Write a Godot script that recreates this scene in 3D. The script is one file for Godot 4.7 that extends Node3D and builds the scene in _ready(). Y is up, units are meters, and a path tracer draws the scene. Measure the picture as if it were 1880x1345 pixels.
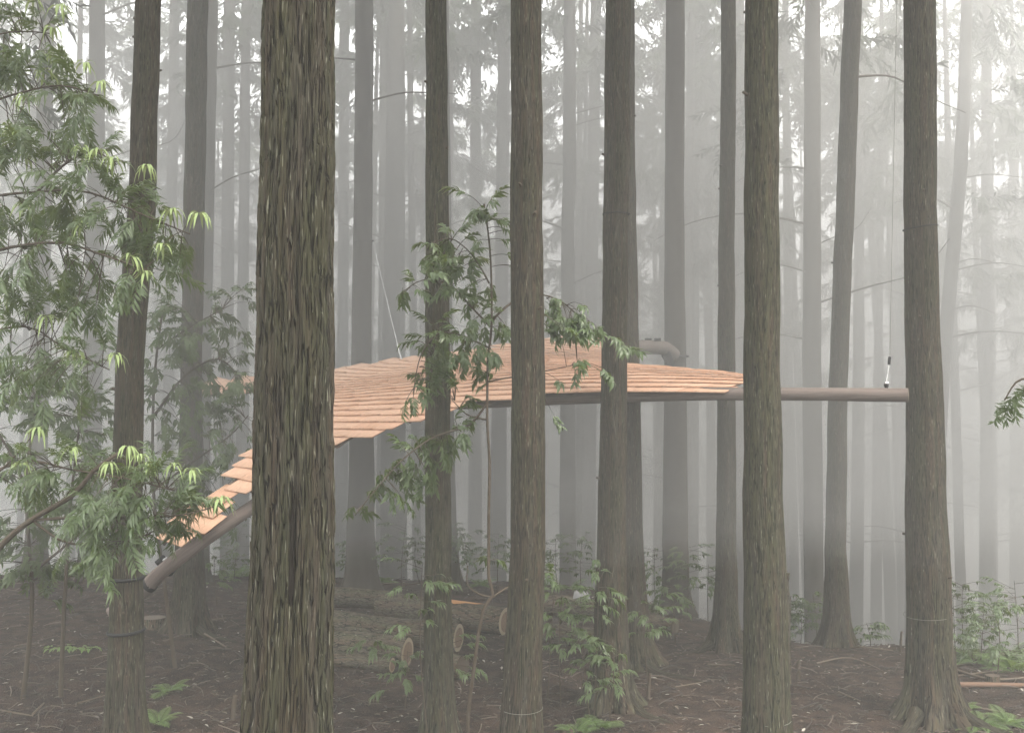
extends Node3D
# A cedar wood in thick fog with a shingled wooden canopy slung between the trunks. Metres, y up; the eye is 3.3 m above the clearing.

const TREES = [
	{"n":"cedar_tree","l":"massive mossy cedar trunk with furrowed bark, nearest of all the trees","z":-5.0,"p":[[1.744,-1.097,0.2165],[2.656,-1.085,0.2002],[3.538,-1.081,0.1907],[5.392,-1.08,0.1786]],"top":25,"cr":10.5,"fl":0.5,"k":0,"br":0,"lob":5,"ph":0.0},
	{"n":"cedar_tree","l":"straight brown cedar trunk right of the leafy sapling, wire round its foot","z":-9.5,"p":[[0.344,0.076,0.1876],[1.319,0.117,0.1696],[2.077,0.153,0.1645],[3.752,0.149,0.1594],[5.164,0.14,0.1542],[7.275,0.136,0.1465]],"top":23,"cr":10.5,"fl":0.5,"k":1,"br":0,"lob":5,"ph":0.0},
	{"n":"cedar_tree","l":"mossy greenish cedar trunk in front of the canopy's right wing tip","z":-9.6,"p":[[0.313,2.393,0.213],[2.064,2.388,0.1922],[3.757,2.387,0.1714],[5.183,2.404,0.1636],[7.317,2.429,0.1584]],"top":23,"cr":10.5,"fl":0.45,"k":1,"br":0,"lob":5,"ph":0.0},
	{"n":"cedar_tree","l":"stout cedar trunk with broad buttressed foot beside the free log end","z":-11.6,"p":[[1.497,4.761,0.2417],[2.426,4.748,0.2197],[3.852,4.751,0.1946],[5.461,4.744,0.182],[8.154,4.796,0.1789]],"top":23,"cr":10.5,"fl":0.82,"k":1,"br":0,"lob":6,"ph":0.4},
	{"n":"cedar_tree","l":"leaning cedar trunk at the left, strapped to the sloping log","z":-10.6,"p":[[0.81,-4.017,0.1749],[1.935,-4.032,0.1577],[3.805,-4.037,0.1434],[5.379,-3.938,0.1405],[7.736,-3.903,0.1319]],"top":23,"cr":10.5,"fl":0.55,"k":1,"br":0,"lob":5,"ph":0.0},
	{"n":"cedar_tree","l":"dark cedar trunk overlapping a twin, flared roots before the log end","z":-12.0,"p":[[0.798,1.169,0.1883],[1.755,1.18,0.1721],[3.871,1.222,0.1526],[5.7,1.251,0.1526],[8.322,1.29,0.1558]],"top":23,"cr":10.5,"fl":0.85,"k":1,"br":0,"lob":5,"ph":1.2},
	{"n":"cedar_tree","l":"cedar trunk half hidden behind the dark one, long root reaching right","z":-14.2,"p":[[0.565,1.673,0.1998],[1.471,1.648,0.1844],[3.976,1.623,0.1767],[6.869,1.592,0.1652],[9.242,1.597,0.1614]],"top":23,"cr":13.0,"fl":0.9,"k":1,"br":0,"lob":4,"ph":0.2},
	{"n":"cedar_tree","l":"slim grey-green cedar trunk just left of the leafy sapling","z":-11.0,"p":[[-0.123,-0.797,0.1577],[1.883,-0.804,0.1429],[3.824,-0.816,0.1369],[7.903,-0.843,0.1161]],"top":23,"cr":10.5,"fl":0.4,"k":1,"br":0,"lob":5,"ph":0.0},
	{"n":"cedar_tree","l":"pale cedar trunk peeping out behind the slim grey-green one","z":-20.5,"p":[[0.66,-1.344,0.233],[4.276,-1.422,0.2108],[11.879,-1.514,0.1997]],"top":23,"cr":14.5,"fl":0.5,"k":2,"br":0,"lob":5,"ph":0.0},
	{"n":"cedar_tree","l":"hazy cedar trunk carrying the thin white stay cable","z":-18.8,"p":[[1.079,-2.809,0.2543],[2.389,-2.798,0.234],[4.195,-2.821,0.1882],[8.025,-2.807,0.1729],[11.167,-2.808,0.1729]],"top":23,"cr":13.2,"fl":0.7,"k":2,"br":2,"lob":5,"ph":0.0},
	{"n":"cedar_tree","l":"foggy cedar trunk just right of the cable trunk","z":-25.5,"p":[[0.697,-2.99,0.3312],[4.514,-3.012,0.2898],[13.971,-2.98,0.207]],"top":23,"cr":11.5,"fl":0.6,"k":2,"br":7,"lob":5,"ph":0.0},
	{"n":"cedar_tree","l":"thin foggy trunk between the cable trunk and its right neighbour","z":-29,"p":[[0.339,-3.713,0.1883],[4.681,-3.708,0.1569],[15.436,-3.741,0.1412]],"top":23,"cr":11.5,"fl":0.6,"k":2,"br":6,"lob":5,"ph":0.0},
	{"n":"cedar_tree","l":"slender cedar trunk with wide flared foot behind the mossy one","z":-15.2,"p":[[0.534,3.209,0.1645],[1.342,3.217,0.1481],[4.024,3.244,0.1316],[6.282,3.275,0.1193],[9.661,3.335,0.111]],"top":23,"cr":13.0,"fl":0.95,"k":1,"br":0,"lob":5,"ph":2.0},
	{"n":"cedar_tree","l":"hazy thick cedar trunk that holds the canopy's far log","z":-18.2,"p":[[1.442,2.937,0.2265],[4.167,2.958,0.197],[6.87,2.959,0.1773],[10.916,3.01,0.1723]],"top":23,"cr":13.5,"fl":0.5,"k":2,"br":0,"lob":5,"ph":0.0},
	{"n":"cedar_tree","l":"straight hazy cedar trunk right of the mossy one, ferns at its foot","z":-21.5,"p":[[0.531,6.399,0.2036],[4.324,6.418,0.1978],[12.297,6.542,0.1629]],"top":23,"cr":8.6,"fl":0.4,"k":2,"br":6,"lob":5,"ph":0.0},
	{"n":"cedar_tree","l":"cedar trunk leaning to the right on the edge of the slope","z":-16.2,"p":[[0.524,5.176,0.1841],[1.214,5.178,0.1622],[4.071,5.266,0.1446],[7.371,5.449,0.1446],[10.079,5.59,0.1403]],"top":23,"cr":13.0,"fl":0.7,"k":1,"br":2,"lob":5,"ph":0.9},
	{"n":"cedar_tree","l":"foggy cedar leaning right behind the stout buttressed trunk","z":-24,"p":[[2.782,10.16,0.1688],[5.382,10.395,0.1558],[9.332,10.83,0.1558],[13.343,11.06,0.1299]],"top":23,"cr":9.0,"fl":0.6,"k":2,"br":6,"lob":5,"ph":0.0},
	{"n":"cedar_tree","l":"pale straight trunk in the bright gap at the right edge","z":-32,"p":[[-2.524,14.953,0.2251],[6.076,15.145,0.1732],[16.691,15.382,0.1558]],"top":23,"cr":8.6,"fl":0.6,"k":2,"br":8,"lob":5,"ph":0.0},
	{"n":"cedar_tree","l":"grey cedar trunk behind the broadleaf bushes, strapless and dark at the foot","z":-15.6,"p":[[0.958,-4.965,0.2195],[2.125,-4.957,0.1857],[4.043,-4.978,0.1604],[6.36,-4.97,0.1604],[9.828,-4.97,0.1604]],"top":23,"cr":13.0,"fl":0.7,"k":1,"br":0,"lob":5,"ph":0.5},
	{"n":"cedar_tree","l":"pale trunk hugging the right side of the grey one at left","z":-20,"p":[[1.794,-6.118,0.1299],[4.252,-6.111,0.119],[11.669,-6.064,0.1082]],"top":23,"cr":14.5,"fl":0.6,"k":2,"br":2,"lob":5,"ph":0.0},
	{"n":"cedar_tree","l":"foggy slim trunk second from the massive trunk's left side","z":-26,"p":[[0.646,-7.3,0.197],[4.538,-7.381,0.1688],[14.18,-7.438,0.1407]],"top":23,"cr":11.5,"fl":0.6,"k":2,"br":7,"lob":5,"ph":0.0},
	{"n":"cedar_tree","l":"foggy slim trunk left of the grey cedar, near the leaning trunk","z":-28,"p":[[1.191,-9.561,0.1818],[4.633,-9.556,0.1515],[15.017,-9.554,0.1364]],"top":23,"cr":11.5,"fl":0.6,"k":2,"br":7,"lob":5,"ph":0.0},
	{"n":"cedar_tree","l":"hazy trunk behind the light green leaf tufts at upper left","z":-22,"p":[[4.348,-9.177,0.2024],[8.829,-9.193,0.1786],[12.506,-9.241,0.1667]],"top":23,"cr":13.5,"fl":0.6,"k":2,"br":3,"lob":5,"ph":0.0},
	{"n":"cedar_tree","l":"foggy trunk left of the straight brown cedar, high up","z":-27,"p":[[0.544,-0.378,0.2338],[4.586,-0.322,0.1899],[8.597,-0.265,0.1753],[14.599,-0.208,0.1607]],"top":23,"cr":11.5,"fl":0.6,"k":2,"br":8,"lob":5,"ph":0.0},
	{"n":"cedar_tree","l":"foggy trunk with a kink, right of the straight brown cedar","z":-24,"p":[[0.85,1.317,0.1948],[4.443,1.326,0.1688],[8.272,1.349,0.1558],[8.801,1.39,0.1688],[13.343,1.402,0.1429]],"top":23,"cr":11.5,"fl":0.6,"k":2,"br":7,"lob":5,"ph":0.0},
	{"n":"cedar_tree","l":"very faint trunk just left of the overlapping twin trunks","z":-31,"p":[[0.135,2.335,0.2348],[4.776,2.418,0.2013],[16.272,2.632,0.1677]],"top":23,"cr":11.5,"fl":0.6,"k":2,"br":8,"lob":5,"ph":0.0},
	{"n":"cedar_tree","l":"very faint trunk above the leafy sapling's top","z":-33,"p":[[-0.069,-1.207,0.2321],[4.871,-1.216,0.1964],[17.109,-1.201,0.1786]],"top":23,"cr":11.5,"fl":0.6,"k":2,"br":8,"lob":5,"ph":0.0},
	{"n":"cedar_tree","l":"faint trunk just right of the far log's tree","z":-30,"p":[[0.237,5.325,0.211],[4.729,5.396,0.1786],[15.854,5.556,0.1786]],"top":23,"cr":8.6,"fl":0.6,"k":2,"br":8,"lob":5,"ph":0.0},
	{"n":"cedar_tree","l":"faint thin trunk left of the slender flared cedar","z":-34,"p":[[-0.171,6.694,0.1656],[4.919,6.705,0.1288],[11.845,6.695,0.1104]],"top":23,"cr":8.6,"fl":0.6,"k":2,"br":7,"lob":5,"ph":0.0},
	{"n":"cedar_tree","l":"pale trunk showing between the slender and the mossy cedars","z":-27,"p":[[0.544,6.071,0.1461],[4.586,6.114,0.1242],[14.599,6.236,0.1169]],"top":23,"cr":8.6,"fl":0.6,"k":2,"br":2,"lob":5,"ph":0.0},
	{"n":"cedar_tree","l":"pale trunk just right of the mossy cedar below the log","z":-33,"p":[[-0.95,9.148,0.1786],[4.871,9.082,0.1429],[17.109,9.132,0.1071]],"top":23,"cr":8.6,"fl":0.6,"k":2,"br":6,"lob":5,"ph":0.0},
	{"n":"cedar_tree","l":"faint thin trunk left half of the crossing pair in the bright gap","z":-36,"p":[[-3.252,12.906,0.1948],[4.468,13.096,0.1558],[12.347,13.35,0.1169]],"top":23,"cr":8.6,"fl":0.6,"k":2,"br":6,"lob":5,"ph":0.0},
	{"n":"cedar_tree","l":"faint thin trunk leaning right half of the crossing pair in the bright gap","z":-35,"p":[[-3.441,13.047,0.2083],[4.436,12.846,0.142],[12.096,12.481,0.1136]],"top":23,"cr":8.6,"fl":0.6,"k":2,"br":6,"lob":5,"ph":0.0},
	{"n":"cedar_tree","l":"pale thin trunk right beside the leaning cedar in the bright gap","z":-31,"p":[[-2.671,10.493,0.2181],[4.306,10.707,0.1677],[11.091,10.818,0.1342]],"top":23,"cr":8.6,"fl":0.6,"k":2,"br":6,"lob":5,"ph":0.0},
	{"n":"cedar_tree","l":"faint thin trunk against the left side of the stout trunk","z":-40,"p":[[-3.98,15.433,0.2165],[4.598,15.504,0.1732],[13.353,15.577,0.1515]],"top":23,"cr":8.6,"fl":0.6,"k":2,"br":7,"lob":5,"ph":0.0},
	{"n":"cedar_tree","l":"palest trunk at the far right edge of the picture","z":-44,"p":[[-4.708,21.88,0.3095],[4.728,22.057,0.2381],[14.358,22.189,0.1905]],"top":23,"cr":8.6,"fl":0.6,"k":2,"br":8,"lob":5,"ph":0.0},
	{"n":"cedar_tree","l":"foggy trunk just left of the massive trunk","z":-26,"p":[[0.646,-6.937,0.1829],[6.974,-6.989,0.1407],[14.18,-6.994,0.1266]],"top":23,"cr":11.5,"fl":0.6,"k":2,"br":6,"lob":5,"ph":0.0},
	{"n":"cedar_tree","l":"faint trunk just right of the massive trunk","z":-30,"p":[[0.237,-5.067,0.1948],[7.54,-5.06,0.1623],[15.854,-5.093,0.1461]],"top":23,"cr":11.5,"fl":0.6,"k":2,"br":6,"lob":5,"ph":0.0},
	{"n":"cedar_tree","l":"shadowy trunk behind the bushes at the lower left edge","z":-21,"p":[[0.595,-9.86,0.2045],[4.3,-9.875,0.1818],[8.578,-9.878,0.1705]],"top":23,"cr":14,"fl":0.6,"k":2,"br":2,"lob":5,"ph":0.0}
]
const PLANTS = {
	"A": {"br":[[0.045,[[-6.158,-0.284,-9.14],[-5.809,2.612,-9.14],[-5.535,5.093,-9.14],[-5.181,6.817,-9.14],[-4.958,7.949,-9.14]]],[0.02,[[-5.652,3.993,-9.14],[-4.911,4.673,-9.02],[-4.118,4.824,-8.89],[-3.578,4.682,-8.76],[-3.146,4.538,-8.76]]],[0.016,[[-5.579,4.892,-9.14],[-4.925,5.218,-9.02],[-4.225,5.289,-8.89],[-3.787,5.264,-8.89],[-3.251,5.067,-8.76],[-2.817,4.874,-8.76]]],[0.016,[[-5.4,5.648,-9.14],[-4.847,6.067,-9.02],[-4.294,6.2,-8.89],[-4.002,6.225,-8.89],[-3.707,6.151,-8.89]]],[0.014,[[-5.27,6.358,-9.14],[-4.863,6.67,-9.02],[-4.452,6.721,-8.89],[-4.159,6.721,-8.89]]],[0.016,[[-5.725,3.103,-9.14],[-5.055,3.894,-9.14],[-4.465,4.093,-9.14],[-4.01,3.886,-9.02],[-3.563,3.685,-8.89]]],[0.014,[[-4.225,5.289,-8.89],[-3.987,5.534,-8.89],[-3.691,5.598,-8.76],[-3.474,5.502,-8.76]]]],"bl":[[-4.386,6.843,-8.7,0.291,12],[-4.291,6.563,-8.867,0.291,12],[-4.563,6.322,-9.033,0.291,12],[-4.242,6.301,-9.2,0.218,9],[-3.807,6.092,-8.783,0.194,8],[-4.462,5.847,-8.95,0.291,12],[-4.17,5.869,-9.117,0.266,10],[-4.186,5.438,-8.7,0.291,12],[-3.831,5.528,-8.867,0.218,9],[-4.536,5.172,-9.033,0.291,12],[-4.169,5.257,-9.2,0.242,10],[-3.6,5.362,-8.783,0.218,9],[-3.469,5.204,-8.95,0.218,9],[-4.372,4.888,-9.117,0.291,12],[-3.746,4.816,-8.7,0.242,10],[-3.408,4.893,-8.867,0.218,9],[-3.251,4.973,-9.033,0.194,7],[-3.158,4.877,-9.2,0.17,6],[-4.397,4.541,-8.783,0.291,11],[-4.09,4.516,-8.95,0.291,11],[-3.77,4.588,-9.117,0.218,8],[-3.268,4.601,-8.7,0.194,7],[-3.138,4.699,-8.867,0.145,5],[-4.415,4.182,-9.033,0.291,10],[-4.097,4.198,-9.2,0.242,9],[-3.626,4.205,-8.783,0.194,6],[-4.415,3.833,-8.95,0.291,9],[-4.152,3.892,-9.117,0.242,8],[-3.632,3.865,-8.7,0.194,6],[-4.223,3.54,-8.867,0.242,6],[-3.961,3.593,-9.033,0.194,5]],"tf":[[-4.313,7.045,-8.89],[-4.066,6.97,-8.89],[-4.135,6.771,-8.89],[-4.179,6.522,-8.89],[-3.753,6.381,-8.7],[-3.607,6.211,-8.7],[-4.19,6.373,-8.89],[-4.366,6.151,-8.89],[-3.594,5.591,-8.64],[-3.474,5.519,-8.64],[-3.788,5.647,-8.76],[-4.354,5.608,-8.89],[-3.175,5.447,-8.64],[-2.689,5.028,-8.57],[-2.947,5.066,-8.64],[-4.304,5.139,-8.76],[-3.751,4.98,-8.76],[-2.998,4.746,-8.57],[-3.293,4.663,-8.64],[-3.173,4.521,-8.64],[-4.067,4.155,-8.76],[-4.445,4.338,-8.89],[-3.823,3.846,-8.76],[-3.382,3.81,-8.57],[-4.415,5.793,-8.76]]},
	"B": {"br":[[0.04,[[-5.427,-0.982,-8.64],[-4.981,1.042,-8.64],[-4.632,1.819,-8.64],[-4.363,2.187,-8.64],[-4.089,2.395,-8.64],[-3.768,2.603,-8.64],[-3.563,2.812,-8.64],[-3.356,2.951,-8.64]]],[0.016,[[-4.697,1.799,-8.76],[-4.624,2.64,-8.76],[-4.252,2.875,-8.76],[-3.773,2.835,-8.64],[-3.259,2.742,-8.64],[-2.842,2.659,-8.51]]],[0.014,[[-4.089,2.395,-8.64],[-3.672,2.418,-8.64],[-3.207,2.418,-8.64],[-2.701,2.477,-8.51],[-2.473,2.522,-8.51]]],[0.012,[[-4.089,2.395,-8.64],[-3.807,2.233,-8.64],[-3.435,2.187,-8.64],[-3.065,2.279,-8.64]]],[0.012,[[-4.624,2.64,-8.76],[-4.347,2.922,-8.76],[-4.163,3.111,-8.76]]]],"bl":[[-4.043,2.896,-8.33,0.187,7],[-3.864,2.886,-8.53,0.187,8],[-3.671,2.83,-8.73,0.187,9],[-3.466,2.819,-8.93,0.187,10],[-2.998,2.755,-8.43,0.187,10],[-2.836,2.696,-8.63,0.163,7],[-3.9,2.635,-8.83,0.187,7],[-3.364,2.628,-8.33,0.21,11],[-3.168,2.566,-8.53,0.21,11],[-2.961,2.549,-8.73,0.187,9],[-2.787,2.484,-8.93,0.163,6],[-3.491,2.394,-8.43,0.21,10],[-3.295,2.35,-8.63,0.21,10],[-3.087,2.351,-8.83,0.187,8],[-3.266,2.205,-8.33,0.187,6],[-3.62,2.201,-8.53,0.187,6],[-2.864,2.385,-8.73,0.163,5],[-4.234,2.675,-8.93,0.187,5]],"tf":[[-4.06,3.183,-8.64],[-3.72,3.016,-8.51],[-4.13,2.887,-8.51],[-3.188,3.029,-8.38],[-3.097,2.961,-8.38],[-3.005,2.894,-8.38],[-2.665,2.84,-8.38],[-2.811,2.885,-8.38],[-3.372,2.89,-8.45],[-2.414,2.601,-8.38]]},
	"C": {"br":[[0.021,[[-0.423,-0.168,-10.2],[-0.446,0.26,-10.2],[-0.403,0.689,-10.2],[-0.338,1.119,-10.2],[-0.257,1.379,-10.2],[-0.202,1.471,-10.2],[-0.23,1.66,-10.2],[-0.236,1.986,-10.2],[-0.236,2.313,-10.2],[-0.231,2.805,-10.2],[-0.253,3.19,-10.2],[-0.248,3.521,-10.2],[-0.227,3.907,-10.2],[-0.21,4.185,-10.2],[-0.222,4.741,-10.2],[-0.245,5.077,-10.2],[-0.278,5.441,-10.2]]],[0.012,[[-0.221,4.185,-10.2],[-0.443,4.407,-10.2],[-0.666,4.63,-10.2],[-0.943,4.658,-10.2],[-1.125,4.506,-10.1]]],[0.011,[[-0.233,4.63,-10.2],[-0.389,4.909,-10.2],[-0.611,5.077,-10.2],[-0.798,5.032,-10.1]]],[0.013,[[-0.205,4.24,-10.2],[-0.028,4.407,-10.2],[0.257,4.554,-10.5],[0.576,4.451,-10.6],[0.871,4.199,-10.7],[1.218,4.024,-10.7]]],[0.011,[[-0.216,3.963,-10.2],[-0.443,4.074,-10.2],[-0.712,4.121,-10.1],[-0.903,3.902,-10.1],[-0.984,3.518,-10.1]]],[0.012,[[-0.259,3.41,-10.2],[-0.441,3.19,-10.2],[-0.764,3.082,-10.1],[-1.079,2.869,-10.0],[-1.333,2.581,-9.9],[-1.545,2.316,-9.9]]],[0.01,[[-0.259,3.245,-10.2],[-0.441,3.3,-10.2],[-0.607,3.465,-10.2]]],[0.012,[[-0.191,1.471,-10.2],[-0.328,1.498,-10.2],[-0.438,1.606,-10.2],[-0.449,1.769,-10.2]]],[0.012,[[-0.191,1.471,-10.2],[-0.055,1.535,-10.3],[0.169,1.584,-10.5],[0.398,1.653,-10.6]]],[0.009,[[-0.237,3.631,-10.2],[0.0,3.694,-10.4],[0.402,3.759,-10.6],[0.747,3.845,-10.6]]]],"bl":[[-0.285,5.393,-10.05,0.144,5],[-0.277,5.291,-10.15,0.21,8],[-0.503,5.142,-10.25,0.188,7],[-0.733,5.103,-10.35,0.144,7],[-0.77,4.838,-10.1,0.166,8],[-0.583,4.797,-10.2,0.188,8],[-0.449,4.953,-10.3,0.155,5],[-0.875,4.638,-10.05,0.132,6],[-0.635,4.596,-10.15,0.177,7],[-1.087,4.552,-10.25,0.066,2],[-0.422,4.508,-10.35,0.144,6],[-0.083,5.115,-10.1,0.121,3],[-0.056,4.797,-10.2,0.121,3],[-0.308,4.25,-10.3,0.188,8],[-0.518,4.172,-10.05,0.188,9],[-0.743,4.125,-10.15,0.155,8],[-0.778,3.938,-10.25,0.177,10],[-0.561,3.916,-10.35,0.188,9],[-0.274,3.956,-10.1,0.177,7],[-0.083,4.185,-10.2,0.132,4],[-0.892,3.69,-10.3,0.155,7],[-0.951,3.49,-10.05,0.11,5],[-0.604,3.629,-10.15,0.144,6],[-0.278,3.688,-10.25,0.121,6],[0.45,4.395,-10.35,0.132,7],[0.576,4.286,-10.1,0.166,9],[0.72,4.185,-10.2,0.144,8],[0.419,4.193,-10.3,0.144,8],[0.573,4.09,-10.05,0.132,6],[0.854,4.125,-10.15,0.099,4],[1.056,4.05,-10.25,0.088,2],[1.235,3.973,-10.35,0.088,2],[0.657,3.819,-10.1,0.099,3],[0.552,3.686,-10.2,0.077,2],[-0.834,3.022,-10.3,0.166,8],[-1.003,2.867,-10.05,0.177,10],[-1.204,2.699,-10.15,0.155,7],[-0.912,2.693,-10.25,0.155,7],[-0.698,2.91,-10.35,0.132,4],[-0.545,3.082,-10.1,0.132,4],[-1.346,2.532,-10.2,0.11,4],[-1.524,2.331,-10.3,0.099,3],[-1.137,2.516,-10.05,0.11,3],[-0.957,2.508,-10.15,0.11,3],[-0.499,3.245,-10.25,0.11,3],[-0.448,3.384,-10.35,0.11,3],[0.464,3.245,-10.1,0.077,1],[0.939,3.741,-10.2,0.088,2],[-0.221,1.864,-10.3,0.088,2],[0.35,1.738,-10.05,0.099,3]],"tf":[]},
	"D": {"br":[[0.03,[[-4.489,-0.11,-13.6],[-4.669,1.114,-13.6],[-4.834,2.276,-13.6],[-4.822,3.741,-13.6],[-4.729,4.776,-13.6]]],[0.02,[[-4.815,3.3,-13.6],[-4.419,3.815,-13.6],[-3.98,4.036,-13.6],[-3.682,3.815,-13.6]]],[0.02,[[-4.834,2.276,-13.6],[-4.327,2.641,-13.6],[-3.819,3.007,-13.6],[-3.565,3.3,-13.6]]],[0.014,[[-4.793,4.184,-13.6],[-4.355,4.48,-13.6],[-3.842,4.776,-13.6]]],[0.02,[[-4.676,1.548,-13.6],[-4.245,2.057,-13.6],[-3.809,2.276,-13.6]]]],"bl":[[-4.52,4.711,-13.0,0.294,12],[-4.436,4.462,-13.4,0.331,15],[-4.048,4.723,-13.8,0.331,12],[-4.007,4.454,-14.2,0.294,10],[-4.58,4.158,-13.2,0.331,15],[-4.275,4.036,-13.6,0.368,19],[-4.019,3.906,-14.0,0.331,19],[-3.519,3.722,-13.0,0.221,10],[-4.714,3.662,-13.4,0.331,14],[-4.404,3.524,-13.8,0.368,15],[-4.147,3.453,-14.2,0.294,10],[-4.563,3.086,-13.2,0.368,14],[-3.749,3.3,-13.6,0.258,10],[-4.385,2.998,-14.0,0.368,14],[-3.648,2.88,-13.0,0.331,12],[-4.551,2.578,-13.4,0.368,12],[-4.165,2.483,-13.8,0.368,14],[-4.662,2.002,-14.2,0.368,10],[-3.557,2.447,-13.2,0.221,5],[-3.952,2.057,-13.6,0.331,8],[-3.881,4.972,-14.0,0.221,5]],"tf":[]},
	"E": {"br":[[0.03,[[-5.949,-0.331,-12.4],[-5.847,1.043,-12.4],[-5.944,2.366,-12.4],[-5.84,3.702,-12.4]]],[0.03,[[-5.487,-0.266,-12.4],[-5.449,1.043,-12.4],[-5.41,2.366,-12.4],[-5.298,3.434,-12.4]]],[0.02,[[-5.855,1.373,-12.4],[-5.397,1.769,-12.4],[-5.069,2.034,-12.4]]],[0.02,[[-5.944,2.366,-12.4],[-6.224,2.899,-12.4],[-6.501,3.3,-12.4]]]],"bl":[[-5.868,3.3,-11.8,0.403,20],[-5.608,3.432,-12.2,0.403,20],[-5.312,3.3,-12.6,0.369,18],[-6.453,2.81,-13.0,0.403,20],[-4.921,2.847,-12.0,0.335,13],[-6.068,1.968,-12.4,0.403,20],[-5.782,1.925,-12.8,0.403,20],[-4.952,2.158,-11.8,0.335,15],[-6.024,1.469,-12.2,0.403,18],[-5.814,1.342,-12.6,0.369,18],[-5.581,1.349,-13.0,0.302,11],[-4.834,1.691,-12.0,0.268,9],[-5.304,3.769,-12.4,0.335,13],[-6.101,3.854,-12.8,0.335,13],[-4.896,2.538,-11.8,0.268,9]],"tf":[]}
}
const SEEDLINGS = [
	[-1.257,-0.127,-11.9,0.681,0.451,5,"leafy seedling before the front log's cut end"],
	[-1.577,-0.126,-12.3,0.764,0.399,3,"small leafy seedling leaning over the front log"],
	[-0.637,-0.126,-11.7,0.925,0.601,4,"leafy seedling before the middle log's cut end"],
	[-0.851,-0.126,-10.6,1.891,0.688,5,"leafy shoot against the slim trunk at log height"],
	[0.882,-0.126,-11.4,0.929,0.555,6,"leafy seedling left of the dark trunk's roots"],
	[1.055,-0.126,-11.3,0.921,0.611,5,"leafy seedling in front of the dark trunk's foot"],
	[0.577,-0.127,-12.0,1.402,0.844,7,"leafy shrub between the brown and the dark trunk"],
	[0.428,-0.127,-12.3,1.254,0.599,6,"low leafy shrub right beside the brown trunk"],
	[0.931,-0.126,-11.6,1.747,0.69,5,"thin leafy shoot crossing the dark trunk"],
	[1.738,-0.136,-13.0,1.139,0.668,7,"leafy shrub just right of the twin trunks"],
	[2.506,-0.208,-15.6,0.917,0.506,6,"leafy shrub beside the dark log piece"],
	[-1.824,-0.079,-17.0,1.644,1.012,5,"bent leafy stem behind the log pile"],
	[6.275,-0.271,-14.4,1.027,0.779,8,"bright leafy bush just right of the stout trunk"],
	[6.467,-0.21,-13.6,0.998,0.81,9,"dense leafy bush near the right edge"],
	[4.912,-0.559,-17.0,0.765,0.506,6,"pale leafy shrub between two hazy trunks"],
	[4.707,-0.427,-16.6,0.486,0.359,4,"low shrub right of the mossy trunk"],
	[-0.837,-0.125,-19.5,1.122,0.739,7,"pale shrub on the crest left of the sapling stem"],
	[0.1,-0.144,-18.6,1.148,0.705,6,"pale shrub on the crest behind the brown trunk"],
	[0.908,-0.17,-18.8,1.149,0.712,7,"pale shrub on the crest right of the brown trunk"],
	[-1.301,-0.126,-20.2,1.255,0.765,5,"pale shrub on the crest beside the slim trunk"],
	[-0.966,-0.13,-20.0,1.015,0.649,9,"pale shrub on the crest under the slim trunk's right side"],
	[-0.263,-0.144,-19.6,1.16,0.795,9,"pale shrub on the crest right behind the sapling stem"],
	[0.456,-0.157,-18.9,1.104,0.716,9,"pale shrub hugging the brown trunk's far left side"],
	[1.297,-0.181,-18.6,1.204,0.805,9,"pale shrub on the crest left of the twin trunks"],
	[2.558,-0.23,-18.0,1.164,0.682,9,"pale shrub right behind the twin trunks"],
	[3.038,-0.255,-17.6,1.241,0.762,9,"pale shrub before the far log's tree"],
	[3.434,-0.322,-17.8,0.997,0.578,8,"pale shrub left of the slender flared trunk"],
	[4.568,-0.474,-16.9,0.744,0.503,8,"pale shrub against the mossy trunk's right side"],
	[5.064,-0.535,-16.9,0.867,0.64,9,"pale shrub under the leaning slope-edge trunk"],
	[5.701,-0.402,-16.2,0.367,0.307,6,"low tussock shrub on the crest in the bright gap"],
	[6.837,-0.364,-15.4,1.066,0.792,9,"upper bright bush right of the stout trunk"],
	[6.851,-0.325,-14.9,0.874,0.685,9,"middle bright bush right of the stout trunk"],
	[7.259,-0.308,-14.6,1.261,1.027,9,"tall bright bush at the right edge"],
	[-3.219,-0.063,-20.0,0.84,0.595,7,"pale shrub just left of the cable trunk"],
	[-2.737,-0.089,-20.4,0.925,0.662,7,"pale shrub just right of the cable trunk's foot"],
	[-5.473,0.005,-20.0,0.986,0.758,9,"pale shrub left of the massive trunk"],
	[-5.067,0.016,-17.5,0.89,0.568,7,"grey shrub right of the grey trunk's foot"],
	[-1.879,-0.124,-20.6,0.936,0.613,7,"pale shrub left of the slim trunk"]
]
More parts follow.
